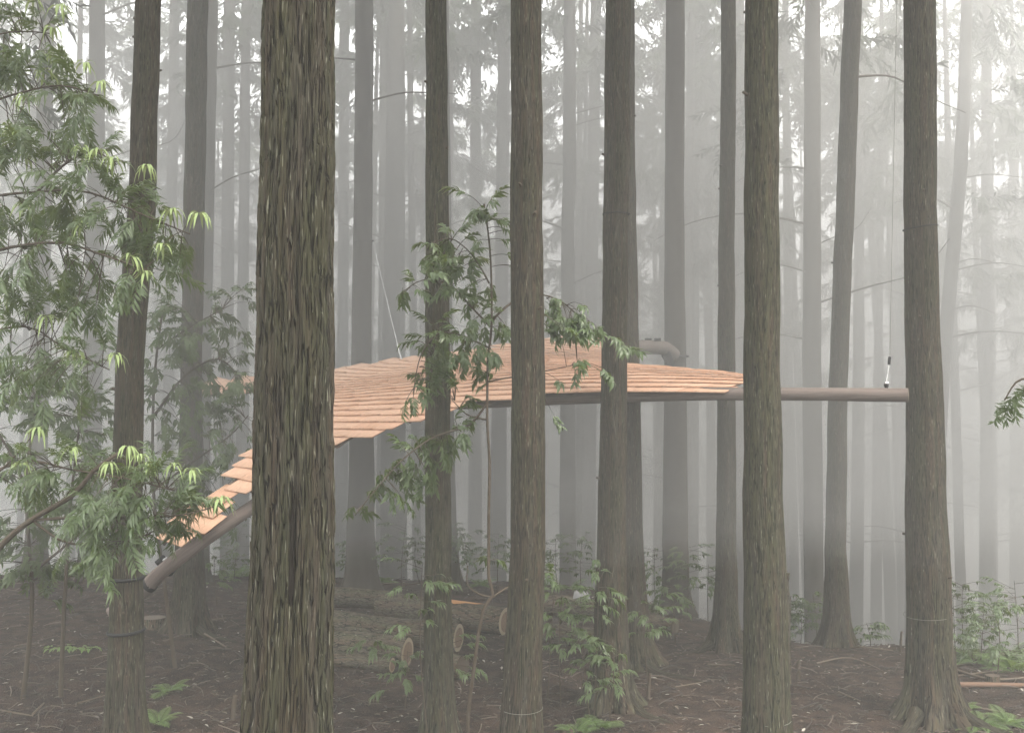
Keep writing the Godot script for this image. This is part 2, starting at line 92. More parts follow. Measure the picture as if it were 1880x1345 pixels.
const FERNS = [
	[-4.215,-0.121,-12.54,0.34,"fern on bare soil right of the leaning trunk"],
	[-3.899,-0.126,-11.26,0.3,"fern at the leaning trunk's foot"],
	[3.021,-0.87,-20.5,0.62,"large fern before the far log's tree"],
	[3.46,-1.181,-20.5,0.55,"fern right of the large one by the far log's tree"],
	[2.747,-0.676,-20.5,0.5,"fern just behind the twin trunks"],
	[0.95,-0.126,-11.15,0.34,"fern at the bottom edge before the dark trunk"],
	[0.704,-0.126,-11.01,0.28,"small fern at the bottom edge"],
	[5.186,-0.132,-11.32,0.42,"fern right of the buttressed foot at the bottom"],
	[5.537,-0.132,-11.42,0.4,"fern in the bottom right corner"],
	[6.781,-0.325,-14.93,0.6,"tall fern in the bushes right of the stout trunk"],
	[7.002,-0.272,-14.25,0.75,"largest fern at the right edge"],
	[9.809,-1.905,-20.5,0.6,"fern behind the bushes at the right edge"],
	[5.284,-0.134,-11.94,0.26,"small fern tucked against the buttressed foot"],
	[-0.66,-0.156,-20.5,0.5,"crest fern left of the sapling stem"],
	[0.495,-0.19,-20.5,0.5,"crest fern just left of the brown trunk"],
	[1.155,-0.211,-20.5,0.5,"crest fern right of the brown trunk"],
	[-2.64,-0.096,-20.5,0.45,"crest fern by the cable trunk"],
	[-5.666,-0.005,-20.5,0.5,"crest fern left of the massive trunk"],
	[-5.483,-0.018,-20.65,0.45,"crest fern against the massive trunk's left edge"],
	[5.595,-1.833,-20.5,0.4,"fern behind the mossy trunk"],
	[4.668,-1.772,-20.5,0.45,"fern between the slender and the mossy trunk"]
]
const LOGS = [
	[[-3.636,0.127,-17.85],[-2.091,0.082,-17.58],0.155,"upper left log of the pile with pale heart at its cut end"],
	[[-2.176,0.132,-16.92],[-0.101,0.072,-15.81],0.2,"thick upper right log with orange stripped bark patch"],
	[[-3.159,0.146,-15.53],[-0.771,0.073,-14.7],0.185,"middle log of the pile ending behind the slim trunk"],
	[[-3.068,0.114,-14.34],[-1.416,0.075,-13.8],0.185,"front log of the pile with wide cut end"],
	[[0.33,-0.005,-15.46],[1.824,-0.041,-14.96],0.135,"log with ringed pale cut end between the twin trunks"],
	[[0.424,0.021,-17.61],[1.474,-0.009,-17.19],0.17,"log behind the dark trunk, highest on the right"],
	[[2.275,-0.09,-16.6],[2.62,-0.102,-16.32],0.115,"short dark mossy log piece"],
	[[3.352,-0.976,-20.5],[5.272,-1.694,-20.5],0.13,"thin reddish log behind the slender flared trunk"],
	[[-2.585,-0.005,-13.82],[-1.584,-0.023,-13.48],0.09,"thin log under the front log"],
	[[-0.818,0.019,-13.32],[-0.635,0.017,-13.21],0.14,"dark rotten log stub right of the slim trunk"]
]
const STICKS = [
	[[[4.936,-1.8,-20.5],[5.922,-1.831,-20.5],[5.257,-0.341,-15.86],[5.773,-0.324,-15.43]],0.02,"long pale fallen branch at the slope edge"],
	[[[4.367,-0.329,-16.33],[6.36,-1.847,-20.5],[5.494,-0.347,-15.81]],0.016,"forked fallen branch crossing the long pale one"],
	[[[4.351,-0.23,-14.54],[4.92,-0.267,-14.85],[5.125,-0.222,-14.11]],0.012,"short stick left of the buttressed foot"],
	[[[4.047,-0.134,-12.64],[4.14,-0.125,-12.13]],0.014,"dark stick lower left of the buttressed foot"],
	[[[6.052,-0.221,-13.99],[6.281,-0.178,-13.37],[7.033,-0.212,-13.72]],0.022,"grey fallen branch beside the stump"],
	[[[5.953,-0.202,-13.68],[6.681,-0.228,-13.9]],0.014,"thin twin branch beside the stump"],
	[[[5.379,-0.122,-12.01],[5.627,-0.121,-11.73]],0.02,"dark stick below the orange plank"],
	[[[-4.961,0.027,-15.71],[-4.432,-0.009,-14.93],[-4.061,-0.036,-14.47]],0.018,"pale root-like stick left of the massive trunk"],
	[[[-4.832,0.025,-16.12],[-4.567,0.017,-16.25]],0.02,"short pale stick by the grey trunk's foot"],
	[[[-5.045,-0.006,-14.74],[-4.896,0.014,-15.38]],0.012,"thin stick right of the leaning trunk"],
	[[[-5.479,-0.117,-11.68],[-5.554,-0.117,-12.11]],0.015,"upright splinter stick at lower left"],
	[[[-5.959,-0.119,-11.89],[-5.403,-0.119,-11.52]],0.012,"stick at the left edge"],
	[[[-5.188,-0.12,-12.16],[-4.907,-0.116,-12.43]],0.01,"thin stick left of the leaning trunk's foot"],
	[[[-3.192,-0.043,-19.21],[-2.574,-0.074,-20.0],[-1.869,-0.111,-20.5]],0.014,"bent branch lying behind the log pile"],
	[[[2.052,-0.129,-12.82],[2.427,-0.134,-12.99]],0.01,"short pale stick between the twin and the mossy trunk"],
	[[[2.706,-0.167,-14.07],[3.026,-0.164,-13.82]],0.012,"stick before the slender trunk's foot"]
]
const STAKES = [
	[-3.118,-0.126,-11.4,0.28,0.03,"short broken stake left of the massive trunk"],
	[1.655,-0.129,-12.4,0.3,0.022,"short dark stake right of the dark trunk's roots"],
	[3.479,-0.149,-13.0,1.4,0.075,"broken dead stub half behind the mossy trunk"],
	[3.928,-0.197,-14.0,0.11,0.03,"tiny pointed stub on the soil"],
	[3.701,-0.158,-13.2,0.12,0.035,"small pointed stub lower on the soil"],
	[5.95,-0.354,-15.6,0.32,0.02,"thin stake on the crest left of the stout trunk"]
]
const BANDS = [
	[0.086,0.578,-9.5,0.2056,0.003,0,"thin wire loop tied round the brown trunk's foot"],
	[2.394,0.448,-9.6,0.2286,0.004,0,"thin wire loop tied low round the mossy trunk"],
	[-0.8,0.698,-11.0,0.1548,0.003,0,"thin pale wire round the slim trunk"],
	[4.744,5.461,-11.6,0.1915,0.009,0.22,"dark strap slung round the stout trunk, high up"],
	[1.251,5.7,-12.0,0.1656,0.008,0,"dark strap round the dark twin trunk"],
	[-2.797,6.544,-18.8,0.1933,0.01,0.1,"dark strap holding the stay cable on the cable trunk"],
	[-4.026,1.596,-10.6,0.1721,0.02,0,"upper black strap binding the sloping log to the leaning trunk"],
	[-4.021,1.045,-10.6,0.1835,0.018,0.1,"lower black strap round the leaning trunk"],
	[4.746,1.017,-11.6,0.2699,0.003,0.1,"pale wire round the stout trunk above its buttress"],
	[2.959,4.344,-18.2,0.2364,0.02,0,"dark strap on the far log's tree"]
]
const SPOTS = {"rlog":[[4.451,3.514,-11.3],[2.046,3.537,-12.2],[-0.857,3.428,-13.2]],"llog":[[-4.447,1.076,-11.3],[-4.107,1.352,-11.3],[-3.668,1.726,-11.2],[-3.009,2.223,-11.65],[-2.478,2.583,-12.1]],"klog":[[1.317,4.247,-16.2],[1.924,4.398,-16.9],[2.406,4.459,-17.4],[2.722,4.457,-17.8],[2.907,4.353,-18.0]],"cab1":[[-2.595,6.509,-18.6],[-1.767,4.204,-15.9]],"cab2":[[4.326,3.954,-11.5],[4.263,3.597,-11.45]],"cab2t":[[4.584,9.859,-11.6],[4.326,3.954,-11.5]],"stump":[-5.539,0.032,-15.68],"plank":[[5.495,-0.131,-12.95],[6.684,-0.134,-12.91]],"stump2":[6.164,-0.171,-13.08],"pale":[0.851,1.074,-12.6],"patch":[-6.315,-0.014,-14.37],"patch2":[-5.95,-0.021,-14.27],"twig":[[3.097,3.664,-5.6],[2.926,3.512,-5.6],[2.813,3.482,-5.6],[2.741,3.376,-5.6]],"insulator":[-2.591,5.392,-5.0]}
const ROOF = [1.949, 0.75588, -0.09249, 0.00493, -0.68249, -0.09341, 0.28888, 0.01854, -0.03326, -0.00265]
const OUTLINE = [[-0.16, -0.1], [0.12, -0.1], [0.16, 0.6], [0.28, 1.2], [0.42, 1.9], [0.82, 2.6], [1.25, 3.2], [1.95, 3.8], [2.75, 4.3], [3.95, 4.9], [3.95, 5.66], [2.9, 5.88], [2.0, 5.78], [1.3, 6.1], [0.8, 6.7], [0.5, 7.4], [-0.3, 7.4], [-0.6, 6.6], [-1.0, 5.8], [-1.8, 5.05], [-3.2, 4.2], [-4.4, 4.05], [-6.0, 3.75], [-6.0, 3.4], [-4.4, 3.35], [-3.2, 3.25], [-1.6, 2.75], [-0.72, 1.9], [-0.26, 1.0]]

var rng := RandomNumberGenerator.new()
var soft := FastNoiseLite.new()
var taken := {}
var mat := {}
var bark_height: Image
var sprays_narrow: Array[ArrayMesh] = []
var sprays_broad: Array[ArrayMesh] = []
var tufts: Array[ArrayMesh] = []
var cedar_sprays: Array[ArrayMesh] = []
var dead_branches: Array[ArrayMesh] = []


func _ready() -> void:
	rng.seed = 20240517
	soft.seed = 7
	soft.frequency = 1.0
	soft.noise_type = FastNoiseLite.TYPE_SIMPLEX_SMOOTH
	soft.fractal_octaves = 3
	view_and_light()
	make_materials()
	make_foliage_meshes()
	build_ground()
	for t in TREES:
		cedar(t)
	far_trees()
	side_trees()
	build_canopy()
	build_fittings()
	build_logs()
	build_plants()
	build_litter()


func view_and_light() -> void:
	var cam := Camera3D.new()
	cam.name = "camera"
	cam.fov = 39.99
	cam.near = 0.05
	cam.far = 600.0
	cam.position = Vector3(0, 3.3, 0)
	cam.rotation.x = 0.0473
	add_child(cam)
	cam.current = true
	var e := Environment.new()
	e.background_mode = Environment.BG_SKY
	var s := ProceduralSkyMaterial.new()
	s.sky_top_color = Color(1.0, 1.0, 1.0)
	s.sky_horizon_color = Color(0.5, 0.5, 0.495)
	s.sky_curve = 0.5
	s.ground_horizon_color = Color(0.6, 0.6, 0.6)
	s.ground_bottom_color = Color(0.2, 0.2, 0.2)
	s.sky_energy_multiplier = 1.2
	e.sky = Sky.new()
	e.sky.sky_material = s
	e.tonemap_mode = Environment.TONE_MAPPER_LINEAR
	e.tonemap_exposure = 6.9
	e.fog_enabled = true
	e.fog_density = 0.0065
	e.fog_light_color = Color(0.95, 0.95, 0.93)
	e.volumetric_fog_enabled = true
	e.volumetric_fog_density = 0.0
	e.sdfgi_enabled = true
	e.ssao_enabled = true
	e.ssil_enabled = true
	var w := WorldEnvironment.new()
	w.name = "air"
	w.environment = e
	add_child(w)
	var sun := DirectionalLight3D.new()
	sun.name = "sun"
	sun.light_energy = 0.5
	sun.light_angular_distance = 20.0
	sun.light_color = Color(1.0, 0.97, 0.93)
	sun.shadow_enabled = true
	add_child(sun)
	sun.look_at_from_position(Vector3(8, 20, -4), Vector3(0, 2, -12), Vector3.UP)
	# the fog thickens from the clearing's edge down the slope
	for q in [[-11.0, 0.031, 15.0, 1.6, 14.0, "thin pale fog drifting in among the middle trunks"], [-15.5, 0.038, 14.0, 1.1, 13.0, "pale fog hanging at the clearing's far edge"], [-21.0, 0.046, 11.5, -24.0, 70.0, "thick pale fog bank filling the slope beyond the clearing"]]:
		var fm := FogMaterial.new()
		fm.density = q[1]
		fm.albedo = Color(0.96, 0.96, 0.95)
		var bank := FogVolume.new()
		bank.name = numbered("mist")
		bank.shape = RenderingServer.FOG_VOLUME_SHAPE_BOX
		bank.size = Vector3(150, q[2] - q[3], q[4])
		bank.position = Vector3(0, (q[2] + q[3]) / 2.0, q[0] - q[4] / 2.0)
		bank.material = fm
		tag(bank, q[5], "fog", "", "stuff")
		add_child(bank)


	for q in [[Vector3(8.5, -0.5, -26.0), Vector3(24, 7, 14), 0.04, "bright low fog in the gap beyond the slope's edge"], [Vector3(-3.0, 0.0, -29.0), Vector3(22, 7, 12), 0.035, "bright low fog beyond the log pile"], [Vector3(-2.5, 6.0, -24.0), Vector3(14, 9, 9), 0.035, "pale wisp of fog behind the canopy's hump"], [Vector3(7.5, 3.5, -23.0), Vector3(13, 7, 8), 0.035, "pale wisp of fog in the gap at the right"], [Vector3(-8.5, 7.5, -19.0), Vector3(9, 8, 7), 0.03, "pale wisp of fog behind the left trunks"], [Vector3(3.0, 9.5, -22.0), Vector3(11, 6, 8), 0.03, "pale wisp of fog high between the middle trunks"]]:
		var wm := FogMaterial.new()
		wm.density = q[2]
		wm.albedo = Color(0.96, 0.96, 0.95)
		var wisp := FogVolume.new()
		wisp.name = numbered("mist")
		wisp.shape = RenderingServer.FOG_VOLUME_SHAPE_ELLIPSOID
		wisp.size = q[1]
		wisp.position = q[0]
		wisp.material = wm
		tag(wisp, q[3], "fog", "", "stuff")
		add_child(wisp)


# ------------------------------------------------------------------ helpers
func numbered(called: String) -> String:
	taken[called] = taken.get(called, -1) + 1
	return called if taken[called] == 0 else "%s_%03d" % [called, taken[called]]


func tag(o: Node, label: String, category: String, group := "", kind := "") -> void:
	o.set_meta("label", label)
	o.set_meta("category", category)
	if group != "":
		o.set_meta("group", group)
	if kind != "":
		o.set_meta("kind", kind)


func thing(called: String, label: String, category: String, at := Vector3.ZERO, group := "") -> Node3D:
	var o := Node3D.new()
	o.name = numbered(called)
	add_child(o)
	o.position = at
	tag(o, label, category, group)
	return o


func part(called: String, m: Mesh, material: Material, parent: Node, xf := Transform3D.IDENTITY, stuff := false) -> MeshInstance3D:
	var o := MeshInstance3D.new()
	o.name = called
	o.mesh = m
	o.material_override = material
	o.transform = xf
	if stuff:
		o.set_meta("kind", "stuff")
	parent.add_child(o, true)
	return o


func single(called: String, m: Mesh, material: Material, label: String, category: String, at := Vector3.ZERO, group := "") -> MeshInstance3D:
	var o := part(numbered(called), m, material, self, Transform3D(Basis.IDENTITY, at))
	tag(o, label, category, group)
	return o


func v3(a: Array) -> Vector3:
	return Vector3(a[0], a[1], a[2])


func sheet(rows: int, cols: int, p: PackedVector3Array, uv: PackedVector2Array, out_hint: Vector3, colors := PackedColorArray()) -> ArrayMesh:
	# a grid of points as one smooth surface; out_hint says on which side of its first face the outside lies
	var n := PackedVector3Array()
	n.resize(p.size())
	var ix := PackedInt32Array()
	ix.resize((rows - 1) * (cols - 1) * 6)
	var flip := (p[cols] - p[0]).cross(p[1] - p[0]).dot(out_hint) < 0.0
	var closed := p[0].distance_squared_to(p[cols - 1]) < 1e-8
	var sgn := -1.0 if flip else 1.0
	for i in rows:
		for j in cols:
			var jl := j - 1 if j > 0 else (cols - 2 if closed else 0)
			var jr := j + 1 if j < cols - 1 else (1 if closed else j)
			var du := p[i * cols + jr] - p[i * cols + jl]
			var dv := p[mini(i + 1, rows - 1) * cols + j] - p[maxi(i - 1, 0) * cols + j]
			n[i * cols + j] = dv.cross(du).normalized() * sgn
	var k := 0
	for i in rows - 1:
		for j in cols - 1:
			var a := i * cols + j
			var b := a + 1
			var c := a + cols
			var d := c + 1
			if flip:
				ix[k] = a; ix[k + 1] = c; ix[k + 2] = b; ix[k + 3] = b; ix[k + 4] = c; ix[k + 5] = d
			else:
				ix[k] = a; ix[k + 1] = b; ix[k + 2] = c; ix[k + 3] = b; ix[k + 4] = d; ix[k + 5] = c
			k += 6
	var arr := []
	arr.resize(Mesh.ARRAY_MAX)
	arr[Mesh.ARRAY_VERTEX] = p
	arr[Mesh.ARRAY_NORMAL] = n
	arr[Mesh.ARRAY_TEX_UV] = uv
	if colors.size() == p.size():
		arr[Mesh.ARRAY_COLOR] = colors
	arr[Mesh.ARRAY_INDEX] = ix
	var m := ArrayMesh.new()
	m.add_surface_from_arrays(Mesh.PRIMITIVE_TRIANGLES, arr)
	return m


func tube(pts: Array, r0: float, r1: float, sides := 6, rough := 0.0, cap := false) -> ArrayMesh:
	# a bent round rod through the points, thickness r0 to r1
	var c := Curve3D.new()
	for i in pts.size():
		var q: Vector3 = pts[i]
		var a: Vector3 = pts[maxi(i - 1, 0)]
		var b: Vector3 = pts[mini(i + 1, pts.size() - 1)]
		var tan := (b - a) / 6.0
		c.add_point(q, -tan, tan)
	var rows := 2 if pts.size() == 2 else (pts.size() - 1) * 4 + 1
	if rough > 0.0:
		rows = maxi(rows, 14)
	var total := c.get_baked_length()
	var p := PackedVector3Array()
	var uv := PackedVector2Array()
	var side := Vector3.RIGHT
	var list: Array[Vector3] = []
	for i in rows:
		list.append(c.sample_baked(total * i / (rows - 1.0), true))
	var from := 0
	for i in range(-1 if cap else 0, rows + (1 if cap else 0)):
		var k := clampi(i, 0, rows - 1)
		var dir := (list[mini(k + 1, rows - 1)] - list[maxi(k - 1, 0)]).normalized()
		if from == 0:
			side = dir.cross(Vector3(0.31, 0.2, 0.93)).normalized()
		side = (side - dir * side.dot(dir)).normalized()
		var up := dir.cross(side)
		var t := k / (rows - 1.0)
		var r := lerpf(r0, r1, t)
		if i != k:
			r *= 0.02
		for j in sides + 1:
			var th := TAU * (j % sides) / sides
			var o := side * cos(th) + up * sin(th)
			var rr := r
			if rough > 0.0 and i == k:
				var q := list[k] + o * r
				rr = r * (1.0 + rough * soft.get_noise_3d(q.x * 6.0, q.y * 6.0, q.z * 6.0))
			p.append(list[k] + o * rr)
			uv.append(Vector2(float(j) / sides, total * t))
		from += 1
	return sheet(rows + (2 if cap else 0), sides + 1, p, uv, side if not cap else (list[0] - list[1]))


func merged(meshes: Array) -> ArrayMesh:
	var st := SurfaceTool.new()
	st.begin(Mesh.PRIMITIVE_TRIANGLES)
	for m in meshes:
		st.append_from(m, 0, Transform3D.IDENTITY)
	return st.commit()


func smooth(a: float, b: float, x: float) -> float:
	return smoothstep(a, b, x)


func ground_base(x: float, z: float) -> float:
	var d := -z
	var y := 1.7 * (1.0 - smooth(1.0, 8.5, d)) - 0.12 - 0.03 * clampf(x, -6.0, 8.0) * smooth(12.0, 16.0, d)
	var q := d - (21.5 - 5.0 * smooth(1.0, 5.0, x))
	var drop := 0.42 * (q + sqrt(q * q + 0.6)) / 2.0
	return y - 9.0 * (1.0 - exp(-drop / 9.0))


func ground_h(x: float, z: float) -> float:
	return ground_base(x, z) + 0.06 * soft.get_noise_2d(x * 0.55, z * 0.55) + 0.02 * soft.get_noise_2d(x * 2.3 + 40.0, z * 2.3)


# ------------------------------------------------------------------ materials
func plain(c: Color, rough := 0.9) -> StandardMaterial3D:
	var m := StandardMaterial3D.new()
	m.albedo_color = c.linear_to_srgb()
	m.roughness = rough
	m.metallic_specular = 0.3
	return m


func bark_maps(w: int, h: int, seed_at: int, ridges: float, mossy: float, flecks: float, tone := 1.0) -> Array:
	# [colour, height] of fibrous bark, closed round the trunk; h spans four metres
	var n := FastNoiseLite.new()
	n.seed = seed_at
	n.noise_type = FastNoiseLite.TYPE_SIMPLEX
	n.frequency = 1.0
	n.fractal_octaves = 2
	var im := Image.create(w, h, false, Image.FORMAT_RGB8)
	var hm := Image.create(w, h, false, Image.FORMAT_L8)
	var cs := PackedVector2Array()
	for x in w:
		cs.append(Vector2(cos(TAU * x / w), sin(TAU * x / w)))
	for y in h:
		# all but the closest bark runs up and back down, so that it closes over its height as well
		var v := 4.0 * y / h if seed_at == 11 else 2.0 - absf(4.0 * y / h - 2.0)
		for x in w:
			var c := cs[x]
			var bend := n.get_noise_3d(c.x * 2.0, v * 1.3, c.y * 2.0)
			var a := n.get_noise_3d(c.x * ridges + bend * 0.6, v * 1.5, c.y * ridges)
			var b := n.get_noise_3d(c.x * ridges * 2.3, v * 6.0 + 30.0, c.y * ridges * 2.3)
			var plate := 1.0 - absf(a) * 1.1 + 0.0
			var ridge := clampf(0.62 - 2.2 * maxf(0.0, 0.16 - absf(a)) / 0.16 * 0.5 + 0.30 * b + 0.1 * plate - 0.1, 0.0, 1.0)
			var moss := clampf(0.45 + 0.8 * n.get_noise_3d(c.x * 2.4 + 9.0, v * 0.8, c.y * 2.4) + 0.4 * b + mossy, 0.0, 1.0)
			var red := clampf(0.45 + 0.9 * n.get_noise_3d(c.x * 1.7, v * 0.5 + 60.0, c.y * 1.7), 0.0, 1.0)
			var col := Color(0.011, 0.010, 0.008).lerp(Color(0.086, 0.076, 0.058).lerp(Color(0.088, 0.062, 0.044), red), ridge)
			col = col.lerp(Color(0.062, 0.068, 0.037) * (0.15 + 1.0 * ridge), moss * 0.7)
			if ridge > 0.45:
				var f := n.get_noise_3d(c.x * ridges * 1.5 + 70.0, v * 5.0, c.y * ridges * 1.5)
				if f > flecks:
					col = col.lerp(Color(0.21, 0.21, 0.16), minf(1.0, (f - flecks) * 7.0) * 0.8)
			im.set_pixel(x, y, (col * tone).linear_to_srgb())
			hm.set_pixel(x, y, Color(ridge, ridge, ridge))
	return [im, hm]


func textured(im: Image, hm: Image, relief: float, uv_scale: Vector3, rough := 0.92) -> StandardMaterial3D:
	var m := StandardMaterial3D.new()
	m.albedo_texture = ImageTexture.create_from_image(im)
	m.roughness = rough
	m.metallic_specular = 0.25
	if hm:
		m.heightmap_enabled = true
		m.heightmap_texture = ImageTexture.create_from_image(hm)
		m.heightmap_scale = relief
	m.uv1_scale = uv_scale
	return m


func make_materials() -> void:
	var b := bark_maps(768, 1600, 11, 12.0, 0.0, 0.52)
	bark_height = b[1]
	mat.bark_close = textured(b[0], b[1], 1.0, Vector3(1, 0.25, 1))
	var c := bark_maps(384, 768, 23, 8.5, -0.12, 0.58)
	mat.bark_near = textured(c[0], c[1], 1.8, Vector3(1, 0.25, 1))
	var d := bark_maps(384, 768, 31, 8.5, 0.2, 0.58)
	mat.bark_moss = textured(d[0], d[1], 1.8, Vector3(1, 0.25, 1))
	mat.bark_far = plain(Color(0.055, 0.049, 0.040))
	var lb := bark_maps(256, 512, 47, 5.0, -0.25, 0.62, 1.9)
	mat.bark_log = textured(lb[0], lb[1], 1.2, Vector3(1, 0.5, 1))
	mat.pole = textured(grain(Color(0.16, 0.13, 0.115), Color(0.10, 0.082, 0.072), 5), null, 0.0, Vector3(1, 0.4, 1), 0.8)
	mat.cut = plain(Color(0.15, 0.105, 0.07))
	mat.rings = textured(ring_print(), null, 0.0, Vector3(1, 1, 1), 0.85)
	mat.cut_rim = plain(Color(0.24, 0.20, 0.14))
	mat.shingle = []
	for k in 4:
		var tone: Color = [Color(0.56, 0.345, 0.235), Color(0.60, 0.385, 0.27), Color(0.53, 0.32, 0.215), Color(0.575, 0.365, 0.255)][k]
		mat.shingle.append(textured(grain(tone, tone * 0.8, 40 + k), null, 0.0, Vector3(1, 1, 1), 0.75))
	mat.underlay = plain(Color(0.10, 0.07, 0.05))
	mat.steel = plain(Color(0.55, 0.55, 0.54), 0.4)
	mat.steel.metallic = 0.6
	mat.wire = plain(Color(0.19, 0.19, 0.16), 0.6)
	mat.strap = plain(Color(0.015, 0.015, 0.016), 0.7)
	mat.branch = plain(Color(0.075, 0.06, 0.045))
	mat.stick = plain(Color(0.13, 0.105, 0.08))
	mat.stem = plain(Color(0.07, 0.055, 0.04))
	mat.leaf = plain(Color(0.055, 0.085, 0.032), 0.42)
	mat.leaf.metallic_specular = 0.5
	mat.leaf.backlight_enabled = true
	mat.leaf.backlight = Color(0.35, 0.4, 0.15)
	mat.leaf_dull = plain(Color(0.06, 0.082, 0.038), 0.5)
	mat.leaf_dull.backlight_enabled = true
	mat.leaf_dull.backlight = Color(0.3, 0.35, 0.15)
	mat.young = plain(Color(0.27, 0.35, 0.15), 0.5)
	mat.young.backlight_enabled = true
	mat.young.backlight = Color(0.5, 0.52, 0.35)
	mat.cedar = plain(Color(0.05, 0.068, 0.032), 0.8)
	mat.fern = plain(Color(0.085, 0.135, 0.045), 0.55)
	mat.fern.backlight_enabled = true
	mat.fern.backlight = Color(0.35, 0.42, 0.15)
	mat.litter = StandardMaterial3D.new()
	mat.litter.vertex_color_use_as_albedo = true
	mat.litter.roughness = 0.75
	mat.ground = soil()


func grain(light: Color, dark: Color, seed_at: int) -> Image:
	var n := FastNoiseLite.new()
	n.seed = seed_at
	n.frequency = 1.0
	var im := Image.create(96, 192, false, Image.FORMAT_RGB8)
	for y in 192:
		for x in 96:
			var a := n.get_noise_2d(x * 0.16 + 2.0 * n.get_noise_2d(x * 0.02, y * 0.01), y * 0.012)
			var b := n.get_noise_2d(x * 0.7, y * 0.03 + 50.0)
			im.set_pixel(x, y, light.lerp(dark, clampf(0.35 + 1.2 * a + 0.4 * b, 0.0, 1.0)).linear_to_srgb())
	return im


func ring_print() -> Image:
	# growth rings of sawn heartwood; the disc is laid out with its pith at (0, 0)
	var im := Image.create(256, 256, false, Image.FORMAT_RGB8)
	for y in 256:
		for x in 256:
			var p := Vector2((x if x < 128 else x - 256) / 256.0, (y if y < 128 else y - 256) / 256.0)
			var r := p.length() + 0.006 * soft.get_noise_2d(p.x * 9.0, p.y * 9.0)
			var t := 0.5 + 0.5 * sin(r * 420.0) * 0.6 + 0.35 * soft.get_noise_2d(p.x * 30.0, p.y * 30.0)
			var split := absf(sin(atan2(p.y, p.x) * 1.5 + 1.0)) < 0.03 and r > 0.02
			im.set_pixel(x, y, (Color(0.03, 0.02, 0.015) if split else Color(0.10, 0.068, 0.045).lerp(Color(0.19, 0.135, 0.09), clampf(t, 0.0, 1.0))).linear_to_srgb())
	return im


func soil() -> StandardMaterial3D:
	var n := FastNoiseLite.new()
	n.seed = 5
	n.frequency = 1.0
	n.fractal_octaves = 4
	var s := 1024
	var im := Image.create(s, s, false, Image.FORMAT_RGB8)
	var hm := Image.create(s, s, false, Image.FORMAT_L8)
	for y in s:
		for x in s:
			var a := n.get_noise_2d(x * 0.012, y * 0.012)
			var b := n.get_noise_2d(x * 0.11 + 300.0, y * 0.11)
			var c := n.get_noise_2d(x * 0.33, y * 0.12 + 900.0)
			var col := Color(0.019, 0.0145, 0.012).lerp(Color(0.050, 0.034, 0.026), clampf(0.5 + 1.7 * a + 0.9 * b, 0.0, 1.0))
			if c > 0.25:
				col = col.lerp(Color(0.095, 0.066, 0.047), minf(1.0, (c - 0.25) * 4.0))
			elif c < -0.3:
				col = col * 0.62
			im.set_pixel(x, y, col.linear_to_srgb())
			var h := clampf(0.5 + 0.5 * b + 0.4 * c, 0.0, 1.0)
			hm.set_pixel(x, y, Color(h, h, h))
	var m := textured(im, hm, 3.0, Vector3(1, 1, 1), 0.95)
	return m


# ------------------------------------------------------------------ foliage pieces
func leaf(st: SurfaceTool, at: Vector3, dir: Vector3, up: Vector3, length: float, width: float, droop: float) -> void:
	# a pointed leaf folded along its midrib and bent downwards
	var side := dir.cross(up).normalized()
	var top := side.cross(dir).normalized()
	var prof := [[0.0, 0.06], [0.3, 0.85], [0.6, 0.8], [1.0, 0.0]]
	var mid: Array[Vector3] = []
	var l: Array[Vector3] = []
	var r: Array[Vector3] = []
	for q in prof:
		var t: float = q[0]
		var w: float = q[1] * width * 0.5
		var c := at + dir * length * t * (1.0 - 0.25 * droop * t) + Vector3.DOWN * droop * length * t * t * 0.75
		mid.append(c)
		l.append(c - side * w + top * w * 0.35)
		r.append(c + side * w + top * w * 0.35)
	for i in 3:
		for tri in ([[l[i], mid[i], mid[i + 1]], [l[i], mid[i + 1], l[i + 1]], [mid[i], r[i], r[i + 1]], [mid[i], r[i + 1], mid[i + 1]]] if i < 2 else [[l[i], mid[i], mid[i + 1]], [mid[i], r[i], mid[i + 1]]]):
			for q in tri:
				st.add_vertex(q)


func spray(count: int, length: float, leaf_l: float, leaf_w: float) -> ArrayMesh:
	# a twig along +z with leaves on both sides and at its end
	var st := SurfaceTool.new()
	st.begin(Mesh.PRIMITIVE_TRIANGLES)
	for i in count:
		var t := 0.25 + 0.75 * (i + rng.randf() * 0.5) / count
		var at := Vector3(0, -0.25 * length * t * t, length * t)
		var a := (1.0 if i % 2 else -1.0) * rng.randf_range(0.35, 1.25) * (1.15 - 0.5 * t)
		var dir := Vector3(sin(a), rng.randf_range(-0.25, 0.35), cos(a)).normalized()
		leaf(st, at, dir, Vector3(rng.randf_range(-0.5, 0.5), 1, rng.randf_range(-0.4, 0.4)).normalized(), leaf_l * rng.randf_range(0.7, 1.15), leaf_w * rng.randf_range(0.8, 1.2), rng.randf_range(0.4, 1.3))
	var s := Vector3(0.0025, 0.0, 0.0)
	for q in [[Vector3.ZERO - s, Vector3.ZERO + s, Vector3(0, -0.2 * length, length)], [Vector3(0, 0.0025, 0), Vector3(0, -0.0025, 0), Vector3(0, -0.2 * length, length)]]:
		for w in q:
			st.add_vertex(w)
	st.generate_normals()
	return st.commit()


func tuft(count: int) -> ArrayMesh:
	# limp young leaves hanging all round from a shoot tip
	var st := SurfaceTool.new()
	st.begin(Mesh.PRIMITIVE_TRIANGLES)
	for i in count:
		var a := TAU * i / count + rng.randf_range(-0.3, 0.3)
		var dir := Vector3(cos(a), rng.randf_range(-0.3, 0.7), sin(a)).normalized()
		leaf(st, dir * 0.008, dir, Vector3.UP, rng.randf_range(0.10, 0.155), rng.randf_range(0.020, 0.029), rng.randf_range(0.9, 1.5))
	st.generate_normals()
	return st.commit()


